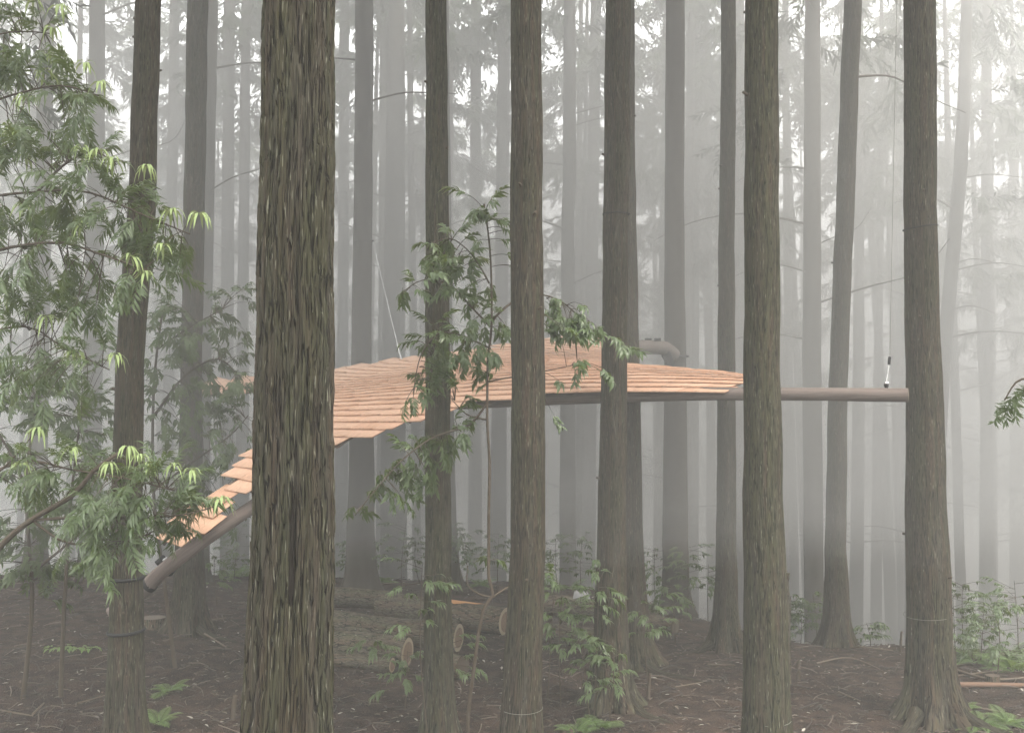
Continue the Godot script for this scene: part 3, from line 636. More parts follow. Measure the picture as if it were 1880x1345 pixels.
func cedar_spray() -> ArrayMesh:
	# a drooping spray of cedar: a stem along +z with narrow branchlets
	var st := SurfaceTool.new()
	st.begin(Mesh.PRIMITIVE_TRIANGLES)
	for i in 26:
		var t := 0.1 + 0.9 * i / 26.0
		var at := Vector3(0, -0.3 * t * t, 0.8 * t)
		var a := rng.randf_range(-1.3, 1.3)
		var dir := Vector3(sin(a), rng.randf_range(-0.7, 0.3), cos(a) * 0.9).normalized()
		var l := rng.randf_range(0.14, 0.34)
		var side := dir.cross(Vector3(rng.randf_range(-1, 1), 1, rng.randf_range(-1, 1))).normalized() * rng.randf_range(0.018, 0.034)
		var tip := at + dir * l + Vector3.DOWN * 0.1 * l / 0.3
		var m := at.lerp(tip, 0.5) + Vector3.UP * 0.03
		for q in [at - side * 0.3, at + side * 0.3, m + side, at - side * 0.3, m + side, m - side, m - side, m + side, tip]:
			st.add_vertex(q)
	st.generate_normals()
	return st.commit()


func make_foliage_meshes() -> void:
	for k in 5:
		sprays_narrow.append(spray(26, 0.30, 0.115, 0.019))
		sprays_broad.append(spray(15, 0.22, 0.11, 0.034))
		cedar_sprays.append(cedar_spray())
		var l := 1.3 + 0.35 * k
		var up := rng.randf_range(0.1, 0.5)
		dead_branches.append(tube([Vector3.ZERO, Vector3(rng.randf_range(-0.1, 0.1), up * 0.6, l * 0.4), Vector3(rng.randf_range(-0.2, 0.2), up * (1.2 if k % 2 else 0.2), l * 0.75), Vector3(rng.randf_range(-0.3, 0.3), up * (2.4 if k % 2 else -0.6), l)], 0.022, 0.005, 5))
	for k in 4:
		tufts.append(tuft(9 + k % 3))


# ------------------------------------------------------------------ ground
func build_ground() -> void:
	var xs: Array[float] = []
	var zs: Array[float] = []
	var x := -120.0
	while x <= 120.01:
		xs.append(x)
		x += 0.09 if absf(x) < 9.0 else clampf((absf(x) - 8.0) * 0.22, 0.15, 6.0)
	var z := 25.0
	while z >= -125.0:
		zs.append(z)
		z -= 0.09 if z < -8.5 and z > -22.0 else (1.2 if z > -8.5 else clampf((-z - 21.0) * 0.2, 0.12, 5.0))
	var p := PackedVector3Array()
	var uv := PackedVector2Array()
	for zz in zs:
		for xx in xs:
			var y := ground_h(xx, zz)
			if absf(xx) < 10.0 and zz < -8.0 and zz > -23.0:
				y += 0.010 * soft.get_noise_2d(xx * 6.0, zz * 6.0)
			p.append(Vector3(xx, y, zz))
			uv.append(Vector2(xx, zz) / 4.3)
	var o := part("ground", sheet(zs.size(), xs.size(), p, uv, Vector3.UP), mat.ground, self)
	o.set_meta("kind", "structure")
	o.set_meta("label", "bare brown forest floor falling away beyond the clearing")


# ------------------------------------------------------------------ cedars
func along(ctrl: Array, y: float, k: int) -> float:
	if y <= ctrl[0][0]:
		var slope: float = (ctrl[1][k] - ctrl[0][k]) / (ctrl[1][0] - ctrl[0][0]) if k == 1 else 0.0
		return ctrl[0][k] + slope * (y - ctrl[0][0]) * 0.6
	for i in ctrl.size() - 1:
		if y <= ctrl[i + 1][0]:
			var t: float = (y - ctrl[i][0]) / (ctrl[i + 1][0] - ctrl[i][0])
			return lerpf(ctrl[i][k], ctrl[i + 1][k], t)
	var e: Array = ctrl[-1]
	var f: Array = ctrl[0]
	return e[k] + ((e[1] - f[1]) / (e[0] - f[0]) * (y - e[0]) * 0.7 if k == 1 else 0.0)


func trunk_mesh(t: Dictionary, base: Vector3) -> ArrayMesh:
	var kind: int = t.k
	var sides: int = [168, 48, 22, 10][kind]
	var ctrl: Array = t.p
	var top_y: float = ctrl[-1][0]
	var ys: Array[float] = []
	var y: float = base.y - 0.25
	while y < t.top:
		ys.append(y)
		if kind == 0:
			y += 0.016 if y > 1.5 and y < 5.5 else 0.25
		elif kind == 1:
			y += 0.05 if y < base.y + 1.2 else (0.10 if y < top_y else 0.8)
		else:
			y += 0.12 if y < base.y + 1.2 and kind == 2 else (0.5 if y < top_y else 1.2)
	ys.append(t.top)
	var p := PackedVector3Array()
	var uv := PackedVector2Array()
	var wob := rng.randf() * 100.0
	var off := rng.randf() * 4.0 if kind else -1.58
	for yy in ys:
		var cx := along(ctrl, yy, 1)
		var r := along(ctrl, yy, 2)
		if yy > top_y:
			r *= lerpf(1.0, 0.22, (yy - top_y) / (t.top - top_y))
		cx += 0.012 * soft.get_noise_2d(yy * 0.8, wob)
		var cz: float = t.z + 0.02 * soft.get_noise_2d(yy * 0.5, wob + 20.0)
		var up: float = yy - base.y
		var fl: float = t.fl * (exp(-maxf(up, 0.0) / 0.22) + 0.35 * exp(-maxf(up, 0.0) / 0.6))
		for j in sides + 1:
			var u := float(j % sides) / sides
			var th: float = TAU * (u + 0.25)
			var q := 1.0 + fl * (0.75 + 0.55 * cos(t.lob * th + t.ph + 0.8 * soft.get_noise_2d(yy, wob)))
			q += 0.03 * soft.get_noise_3d(cos(th) * 1.3, yy * 0.7 + wob, sin(th) * 1.3)
			q += 0.05 * minf(1.0, fl * 3.0 + 0.25) * soft.get_noise_3d(cos(th) * 4.0, yy * 0.9 + wob, sin(th) * 4.0)
			q += (0.022 * soft.get_noise_3d(cos(th) * 9.0, yy * 1.6 + wob, sin(th) * 9.0) if kind == 1 else 0.0)
			var rr := r * q
			if kind == 0:
				var px := bark_height.get_pixel(int(u * bark_height.get_width()) % bark_height.get_width(), int(fposmod((yy + off) * 0.25, 1.0) * bark_height.get_height()) % bark_height.get_height()).r
				rr += 0.02 * (px - 0.55)
				# the long open scar with its raised lips
				var da := absf(wrapf(th - 1.36, -PI, PI)) / (0.095 + 0.03 * soft.get_noise_2d(yy * 5.0, 3.0))
				if yy > 2.36 and yy < 3.05:
					var e := minf(smooth(2.36, 2.42, yy), 1.0 - smooth(2.8, 3.05, yy))
					rr -= 0.032 * e * (1.0 - smooth(0.6, 1.1, da))
					rr += 0.009 * e * exp(-pow((da - 1.5) / 0.4, 2.0))
			p.append(Vector3(cx - base.x + cos(th) * rr, yy - base.y, cz - base.z + sin(th) * rr))
			uv.append(Vector2(float(j) / sides, yy + off))
	return sheet(ys.size(), sides + 1, p, uv, Vector3(cos(TAU * 0.25), 0, sin(TAU * 0.25)))


func crown(start: float, top: float, reach: float, count: int, foot: Vector3, lean: float, parent: Node3D) -> void:
	# whorls of limbs, each hung with sprays, so that the crown has clumps and gaps
	var xs: Array[Transform3D] = []
	var cols: Array[Color] = []
	var per := 9
	for b in count / per:
		var t := pow(rng.randf(), 0.85)
		var y := lerpf(start, top, t)
		var a := rng.randf() * TAU
		var len := reach * (pow(1.0 - t, 0.7) + 0.12) * rng.randf_range(0.6, 1.15)
		var tint := rng.randf_range(0.75, 1.3)
		for k in per:
			var s := (k + rng.randf()) / per
			var out := Vector3(cos(a), 0, sin(a))
			var at := Vector3(lean * y, y, 0) + out * len * (0.2 + 0.8 * s) + Vector3(0, -0.35 * len * s * s + 0.2 * len * s, 0) + Vector3(rng.randf_range(-0.25, 0.25), rng.randf_range(-0.2, 0.1), rng.randf_range(-0.25, 0.25))
			var yaw := atan2(out.x, out.z) + rng.randf_range(-0.9, 0.9)
			var bs := Basis(Vector3.UP, yaw) * Basis(Vector3.RIGHT, rng.randf_range(-0.2, 0.7)) * Basis(Vector3.BACK, rng.randf_range(-0.7, 0.7))
			xs.append(Transform3D(bs.scaled(Vector3.ONE * rng.randf_range(0.7, 1.25)), at))
			cols.append(Color(tint, tint, tint))
	var mm := MultiMesh.new()
	mm.transform_format = MultiMesh.TRANSFORM_3D
	mm.mesh = cedar_sprays[rng.randi() % cedar_sprays.size()]
	mm.instance_count = xs.size()
	for i in xs.size():
		mm.set_instance_transform(i, xs[i])
	var o := MultiMeshInstance3D.new()
	o.name = "crown"
	o.multimesh = mm
	o.material_override = mat.cedar
	o.set_meta("kind", "stuff")
	parent.add_child(o, true)


func cedar(t: Dictionary) -> void:
	var ctrl: Array = t.p
	var bx: float = along(ctrl, 0.0, 1)
	var gy := ground_h(bx, t.z)
	bx = along(ctrl, gy, 1)
	gy = ground_h(bx, t.z)
	var base := Vector3(bx, gy, t.z)
	var o := thing(t.n, t.l, "tree", base, "cedar trunks standing in the fog")
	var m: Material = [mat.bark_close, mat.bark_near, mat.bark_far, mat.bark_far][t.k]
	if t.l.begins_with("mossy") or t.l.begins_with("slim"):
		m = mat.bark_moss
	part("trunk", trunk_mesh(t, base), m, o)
	if t.k == 0:
		# dark rotten wood at the bottom of the long scar
		var rows := 24
		var p := PackedVector3Array()
		var uv := PackedVector2Array()
		for i in rows:
			var y := lerpf(2.38, 2.98, i / (rows - 1.0))
			var half := 0.085 * minf(1.0, minf(i / 4.0, (rows - 1 - i) / 9.0) + 0.08) * (1.0 - 0.4 * i / rows) * (0.75 + 0.5 * soft.get_noise_2d(y * 9.0, 1.0))
			for j in 7:
				var th := 1.36 + half * (j / 3.0 - 1.0)
				var r := along(ctrl, y, 2) - 0.010 - 0.010 * soft.get_noise_2d(j * 0.7, y * 5.0)
				p.append(Vector3(along(ctrl, y, 1) + cos(th) * r, y, t.z + sin(th) * r) - base)
				uv.append(Vector2(j / 6.0, y))
		part("scar", sheet(rows, 7, p, uv, Vector3(0.2, 0, 1)), plain(Color(0.016, 0.013, 0.010)), o)
	var lean: float = (along(ctrl, t.top, 1) - bx) / (t.top - gy)
	if t.k == 1:
		for k in 5:
			var y := rng.randf_range(1.0, 8.0)
			var a := rng.randf() * TAU
			var out := Vector3(cos(a), rng.randf_range(0.0, 0.5), sin(a)).normalized()
			var c := Vector3(along(ctrl, y + gy, 1) - bx, y, 0)
			part("branch_stub", tube([c, c + out * (along(ctrl, y + gy, 2) + rng.randf_range(0.02, 0.07))], 0.03, 0.012, 7, 0.2, true), mat.branch, o)
	for k in int(t.br):
		dead_branch(o, lerpf(4.5 if t.z < -20 else 6.0, t.cr, (k + rng.randf()) / t.br) - gy, lean)
	crown(t.cr - gy, t.top - gy + 1.0, 2.9 if t.z < -20.0 and bx > 1.5 else 3.1 if t.z > -10.0 else 2.4, 850 if t.z > -10.0 else (380 if t.z > -20.0 else (240 if bx > 1.5 else 260)), base, lean, o)


func dead_branch(o: Node3D, y: float, lean: float) -> void:
	var a := rng.randf_range(-0.7, 0.7) + (0.0 if rng.randf() < 0.5 else PI) + PI / 2
	var xf := Transform3D(Basis(Vector3.UP, a).scaled(Vector3.ONE * rng.randf_range(0.7, 1.3)), Vector3(lean * y, y, 0))
	part("branch", dead_branches[rng.randi() % 5], mat.branch, o, xf)


func far_trees() -> void:
	# the wood going on down the slope, trunk after trunk until the fog swallows them
	var spots: Array[Vector2] = []
	for k in 60:
		for attempt in 20:
			var d := lerpf(27.0, 50.0, pow(rng.randf(), 0.8))
			var x := rng.randf_range(-0.62, 0.62) * d
			var ok := true
			for s in spots:
				if s.distance_to(Vector2(x, -d)) < 2.6:
					ok = false
			if ok:
				spots.append(Vector2(x, -d))
				break
	for s in spots:
		var r := rng.randf_range(0.11, 0.2)
		var lean := rng.randf_range(-0.03, 0.03)
		var g := ground_h(s.x, s.y)
		var top := g + rng.randf_range(23.0, 29.0)
		var t := {"k": 3, "z": s.y, "top": top, "fl": 0.5, "lob": 5, "ph": 0.0, "p": [[g + 0.6, s.x, r], [g + 8.0, s.x + lean * 8.0, r * 0.85], [g + 14.0, s.x + lean * 14.0, r * 0.68]]}
		var o := thing("cedar_tree", "faint far cedar in the fog, seen " + seen_where(s.x / -s.y), "tree", Vector3(s.x, g, s.y), "distant cedars seen " + seen_where(s.x / -s.y))
		part("trunk", trunk_mesh(t, Vector3(s.x, g, s.y)), mat.bark_far, o)
		for k in 7:
			dead_branch(o, rng.randf_range(4.0, 12.0), lean)
		crown(rng.randf_range(9.0, 12.0), top - g + 0.6, 3.0, 160 if s.x / -s.y > 0.22 else (400 if s.x / -s.y < -0.28 else 290), Vector3.ZERO, lean, o)


func seen_where(slant: float) -> String:
	if slant < -0.5:
		return "past the picture's left edge"
	if slant < -0.37:
		return "left of the leaning strapped trunk"
	if slant < -0.21:
		return "between the leaning and the massive trunk"
	if slant < -0.07:
		return "between the massive and the slim trunk"
	if slant < 0.1:
		return "between the slim and the dark twin trunk"
	if slant < 0.25:
		return "between the dark twin and the mossy trunk"
	if slant < 0.41:
		return "between the mossy and the stout trunk"
	return "right of the stout trunk" if slant < 0.5 else "past the picture's right edge"


func side_trees() -> void:
	# the same wood going on to both sides of the view and behind it
	for q in [[-5.2, -5.4, "left of the view, nearest the leafy branches"], [-8.4, -9.6, "left of the view, level with the leaning trunk"], [10.2, -8.6, "right of the view, level with the stout trunk"], [-2.6, 3.2, "behind the viewpoint on its left"], [2.4, 4.4, "behind the viewpoint on its right"], [-6.8, -0.5, "beside the viewpoint, far left"], [6.6, 0.6, "beside the viewpoint, far right"], [0.2, 9.0, "straight behind the viewpoint"], [-6.0, 6.5, "behind the viewpoint, far left"], [6.2, 7.0, "behind the viewpoint, far right"], [13.2, -15.0, "right of the view, beyond the right edge bushes"], [-10.2, -15.5, "left of the view, beyond the left thicket"]]:
		var g := ground_h(q[0], q[1])
		var r := rng.randf_range(0.15, 0.19)
		var lean := rng.randf_range(-0.02, 0.02)
		var t := {"k": 2, "z": q[1], "top": g + 23.0, "fl": 0.5, "lob": 5, "ph": 0.0, "p": [[g + 0.6, q[0], r], [g + 6.0, q[0] + lean * 6.0, r * 0.88], [g + 12.0, q[0] + lean * 12.0, r * 0.75]]}
		var o := thing("cedar_tree", "cedar outside the picture, " + q[2], "tree", Vector3(q[0], g, q[1]), "cedars around the viewpoint")
		part("trunk", trunk_mesh(t, Vector3(q[0], g, q[1])), mat.bark_near, o)
		crown(9.0, 23.6, 3.3, 900, Vector3.ZERO, lean, o)


# ------------------------------------------------------------------ the canopy
func roof_at(a: float, b: float) -> Vector3:
	var k := ROOF
	var h: float = k[0] + k[1] * b + k[2] * b * b + k[3] * b * b * b + k[4] * a + k[5] * a * a + k[6] * a * b + k[7] * a * a * b + k[8] * a * b * b + k[9] * a * a * a
	return Vector3(-3.6 + 0.73 * a + 0.68 * b, h, -11.0 + 0.68 * a - 0.73 * b)


func course_bend(a: float) -> float:
	# the courses follow the front edge on the right and swing along the left wing
	return 0.5 * a if a > -0.8 else (-0.4 - 0.5 * (-0.8 - a) + 0.26 * pow(minf(-0.8 - a, 1.2), 2.0) if a > -2.0 else -0.4 - 0.6 + 0.374 - 0.12 * (a + 2.0))


func build_canopy() -> void:
	var o := thing("shingle_canopy", "swooping canopy of fresh orange wooden shingles slung on logs between the trunks", "canopy")
	var poly := PackedVector2Array()
	for q in OUTLINE:
		poly.append(Vector2(q[0], q[1]))
	var ex := 0.185
	var wd := 0.26
	var cells := []
	var row := 0
	var b := -2.4
	while b < 8.4:
		var a := -6.3 + rng.randf() * wd
		while a < 4.2:
			var w := wd * rng.randf_range(0.8, 1.25)
			var bb := b + course_bend(a + w / 2)
			if Geometry2D.is_point_in_polygon(Vector2(a + w / 2, bb), poly):
				cells.append([a + w / 2, bb, w / wd])
			a += w
		b += ex
		row += 1
	var box := shingle_mesh(wd - 0.002, 0.33, 0.019)
	cells.sort_custom(func(p, q): return roof_at(p[0], p[1]).length_squared() < roof_at(q[0], q[1]).length_squared())
	var rest := SurfaceTool.new()
	rest.begin(Mesh.PRIMITIVE_TRIANGLES)
	var n := 0
	for c in cells:
		var lo := roof_at(c[0], c[1] - 0.0925)
		var hi := roof_at(c[0], c[1] + 0.22)
		var da := roof_at(c[0] + 0.1, c[1] + course_bend(c[0] + 0.1) - course_bend(c[0])) - roof_at(c[0] - 0.1, c[1] + course_bend(c[0] - 0.1) - course_bend(c[0]))
		var up := (hi - lo).normalized()
		var across := da.normalized()
		var nor := across.cross(-up).normalized()
		if nor.y < 0.0:
			nor = -nor
		# each butt lies on the course below
		up = (hi - nor * 0.004 - (lo + nor * (0.033 + rng.randf_range(0.0, 0.003)))).normalized()
		nor = across.cross(-up).normalized()
		if nor.y < 0.0:
			nor = -nor
		var turn := rng.randf_range(-0.005, 0.005)
		var stretch: float = da.length() / 0.2 * c[2]
		var bs := Basis(across * stretch, nor, -up).rotated(nor, turn)
		var xf := Transform3D(bs, lo + nor * (0.033 + rng.randf_range(0.0, 0.002)) + up * rng.randf_range(-0.004, 0.004))
		if n < 300:
			part("shingle", box, mat.shingle[rng.randi() % 4], o, xf)
		else:
			rest.append_from(box, 0, xf)
		n += 1
	if n > 300:
		part("far_shingles", rest.commit(), mat.shingle[1], o, Transform3D.IDENTITY, true)
	# boarding under the shingles
	var st := SurfaceTool.new()
	st.begin(Mesh.PRIMITIVE_TRIANGLES)
	b = 0.0
	while b < 7.3:
		var a := -6.2
		while a < 4.7:
			var inside := true
			for q in [Vector2(a, b), Vector2(a + 0.2, b), Vector2(a, b + 0.2), Vector2(a + 0.2, b + 0.2)]:
				if not Geometry2D.is_point_in_polygon(q, poly):
					inside = false
			if inside:
				var q0 := roof_at(a, b) + Vector3.DOWN * 0.035
				var q1 := roof_at(a + 0.2, b) + Vector3.DOWN * 0.035
				var q2 := roof_at(a + 0.2, b + 0.2) + Vector3.DOWN * 0.035
				var q3 := roof_at(a, b + 0.2) + Vector3.DOWN * 0.035
				for q in [q0, q2, q1, q0, q3, q2]:
					st.add_vertex(q)
			a += 0.2
		b += 0.2
	st.generate_normals()
	part("underlay", st.commit(), mat.underlay, o)
	var rl: Array = SPOTS.rlog
	var ll: Array = SPOTS.llog
	var kl: Array = SPOTS.klog
	log_part(o, rl.map(v3), 0.078, 0.074)
	log_part(o, ll.map(v3), 0.088, 0.075)
	log_part(o, kl.map(v3), 0.13, 0.12)
	# iron on the sloping log and humps of the straps on the far one
	for k in 2:
		var c: Vector3 = v3(kl[2]) + Vector3(-0.05 + 0.16 * k, 0.125, 0.05)
		part("shackle", box_mesh(Vector3(0.11, 0.05, 0.06), 0.015), mat.strap, o, Transform3D(Basis.IDENTITY, c))
	var knee := tube([v3(kl[3]) + Vector3(-0.02, -0.02, 0.05), v3(kl[4]) + Vector3(-0.06, -0.22, 0.04), v3(kl[4]) + Vector3(-0.03, -0.42, 0.03)], 0.10, 0.05, 9)
	part("knee_brace", knee, mat.strap, o)
	var s0 := v3(ll[1])
	for k in 2:
		var q := s0.lerp(v3(ll[2]), 0.12 + 0.5 * k)
		var dirr := (v3(ll[2]) - s0).normalized()
		part("strap", tube([q, q + dirr * 0.06], 0.096, 0.095, 14), mat.strap, o)
	part("ratchet", box_mesh(Vector3(0.11, 0.06, 0.06), 0.012), mat.strap, o, Transform3D(Basis(Vector3.FORWARD, -0.7), s0.lerp(v3(ll[2]), 0.55) + Vector3(-0.02, 0.13, 0.03)))
	part("ratchet_handle", box_mesh(Vector3(0.05, 0.02, 0.03), 0.006), mat.steel, o, Transform3D(Basis(Vector3.FORWARD, -0.7), s0.lerp(v3(ll[2]), 0.6) + Vector3(0.02, 0.13, 0.07)))


func log_part(o: Node3D, pts: Array, r0: float, r1: float) -> void:
	var l := part("log_beam", tube(pts, r0, r1, 18, 0.07), mat.pole, o)
	for e in 2:
		var at: Vector3 = pts[0] if e == 0 else pts[-1]
		var dir: Vector3 = (pts[0] - pts[1]).normalized() if e == 0 else (pts[-1] - pts[-2]).normalized()
		part("cut_end", disc_mesh(r0 if e == 0 else r1), mat.cut_rim, l, Transform3D(Basis(Quaternion(Vector3.UP, dir)), at + dir * 0.001))


func shingle_mesh(w: float, l: float, th: float) -> ArrayMesh:
	# a split board: thick butt at z = 0, thin upper end at z = -l, chamfered top edges
	var st := SurfaceTool.new()
	st.begin(Mesh.PRIMITIVE_TRIANGLES)
	var h := w / 2
	var c := 0.003
	var pr := [[-h, -th], [-h, -c], [-h + c, 0.0], [h - c, 0.0], [h, -c], [h, -th]]
	for i in 6:
		var a: Array = pr[i]
		var b: Array = pr[(i + 1) % 6]
		var q := [Vector3(a[0], a[1], 0), Vector3(b[0], b[1], 0), Vector3(b[0], b[1] * 0.4, -l), Vector3(a[0], a[1] * 0.4, -l)]
		var u := [Vector2(a[0] / w + 0.5, 0.0), Vector2(b[0] / w + 0.5, 0.0), Vector2(b[0] / w + 0.5, 1.0), Vector2(a[0] / w + 0.5, 1.0)]
		for k in [0, 2, 1, 0, 3, 2]:
			st.set_uv(u[k])
			st.add_vertex(q[k])
	for k in range(1, 5):
		for z in 2:
			for i in ([0, k, k + 1] if z == 0 else [0, k + 1, k]):
				st.set_uv(Vector2(pr[i][0] / w + 0.5, 0.02))
				st.add_vertex(Vector3(pr[i][0], pr[i][1] * (1.0 if z == 0 else 0.4), 0.0 if z == 0 else -l))
	st.generate_normals()
	return st.commit()


func box_mesh(s: Vector3, c: float) -> ArrayMesh:
	# a block with chamfered long edges
	var st := SurfaceTool.new()
	st.begin(Mesh.PRIMITIVE_TRIANGLES)
	var x := s.x / 2
	var y := s.y / 2
	var z := s.z / 2
	var ring := [Vector2(-y + c, z), Vector2(y - c, z), Vector2(y, z - c), Vector2(y, -z + c), Vector2(y - c, -z), Vector2(-y + c, -z), Vector2(-y, -z + c), Vector2(-y, z - c)]
	for i in 8:
		var a: Vector2 = ring[i]
		var b: Vector2 = ring[(i + 1) % 8]
		for q in [Vector3(-x, a.x, a.y), Vector3(-x, b.x, b.y), Vector3(x, b.x, b.y), Vector3(-x, a.x, a.y), Vector3(x, b.x, b.y), Vector3(x, a.x, a.y)]:
			st.set_uv(Vector2(q.y + q.z, q.x))
			st.add_vertex(q)
	for k in range(1, 7):
		for e in 2:
			for i in ([0, k + 1, k] if e == 0 else [0, k, k + 1]):
				st.set_uv(ring[i])
				st.add_vertex(Vector3(-x if e == 0 else x, ring[i].x, ring[i].y))
	st.generate_normals()
	return st.commit()


func disc_mesh(r: float, sides := 20) -> ArrayMesh:
	var st := SurfaceTool.new()
	st.begin(Mesh.PRIMITIVE_TRIANGLES)
	for i in sides:
		var a := TAU * i / sides
		var b := TAU * (i + 1) / sides
		for q in [Vector3(0, 0.006, 0), Vector3(cos(a) * r, 0, sin(a) * r), Vector3(cos(b) * r, 0, sin(b) * r)]:
			st.set_uv(Vector2(q.x, q.z))
			st.add_vertex(q)
	st.generate_normals()
	return st.commit()


func build_fittings() -> void:
	for q in BANDS:
		# wires and straps tied round trunks, each following the bark
		var c := Vector3(q[0], q[1], q[2])
		var pts := []
		var r: float = q[3]
		var th: float = q[4]
		for k in 25:
			var a := TAU * k / 24.0
			pts.append(Vector3(cos(a) * r * 0.97, q[5] * r * 0.6 * cos(a) - 0.04 * r * sin(a), sin(a) * r * 0.97))
		var wire: bool = q[4] < 0.006
		if wire:
			th = 0.0022
		single("wire_loop" if wire else "strap_band", tube(pts, th, th, 6), mat.wire if wire else mat.strap, q[6], "wire" if wire else "strap", c)
	var a1 := v3(SPOTS.cab1[0])
	var a2 := v3(SPOTS.cab1[1])
	var cab := thing("stay_cable", "thin white stay cable running down to the canopy's hump", "cable", a2)
	part("cable", tube([a1 - a2, Vector3.ZERO], 0.006, 0.006, 6), mat.steel, cab)
	part("turnbuckle", tube([(a1 - a2) * 0.02, (a1 - a2) * 0.10], 0.014, 0.014, 8), mat.steel, cab)
	part("hook", tube([(a1 - a2) * 0.02, Vector3(0.03, -0.05, 0.02)], 0.014, 0.01, 8), mat.steel, cab)
	var b1 := v3(SPOTS.cab2[0])
	var b2 := v3(SPOTS.cab2[1])
	var t1 := v3(SPOTS.cab2t[0])
	var cb := thing("hanger_rod", "thin hanger with turnbuckle and eye bolt at the log's free end", "hanger", b2)
	part("cable", tube([t1 - b2, b1 - b2], 0.0022, 0.0022, 6), mat.wire, cb)
	part("rod", tube([b1 - b2, Vector3(0, 0.05, 0)], 0.006, 0.006, 6), mat.steel, cb)
	part("turnbuckle", tube([(b1 - b2) * 0.75, (b1 - b2) * 1.0], 0.016, 0.016, 8), mat.strap, cb)
	part("nut", box_mesh(Vector3(0.045, 0.03, 0.045), 0.008), mat.steel, cb, Transform3D(Basis.IDENTITY, Vector3(0, 0.055, 0)))
	part("eye_bolt", tube([Vector3(0, 0.045, 0), Vector3(0, -0.03, 0)], 0.03, 0.012, 8), mat.strap, cb)


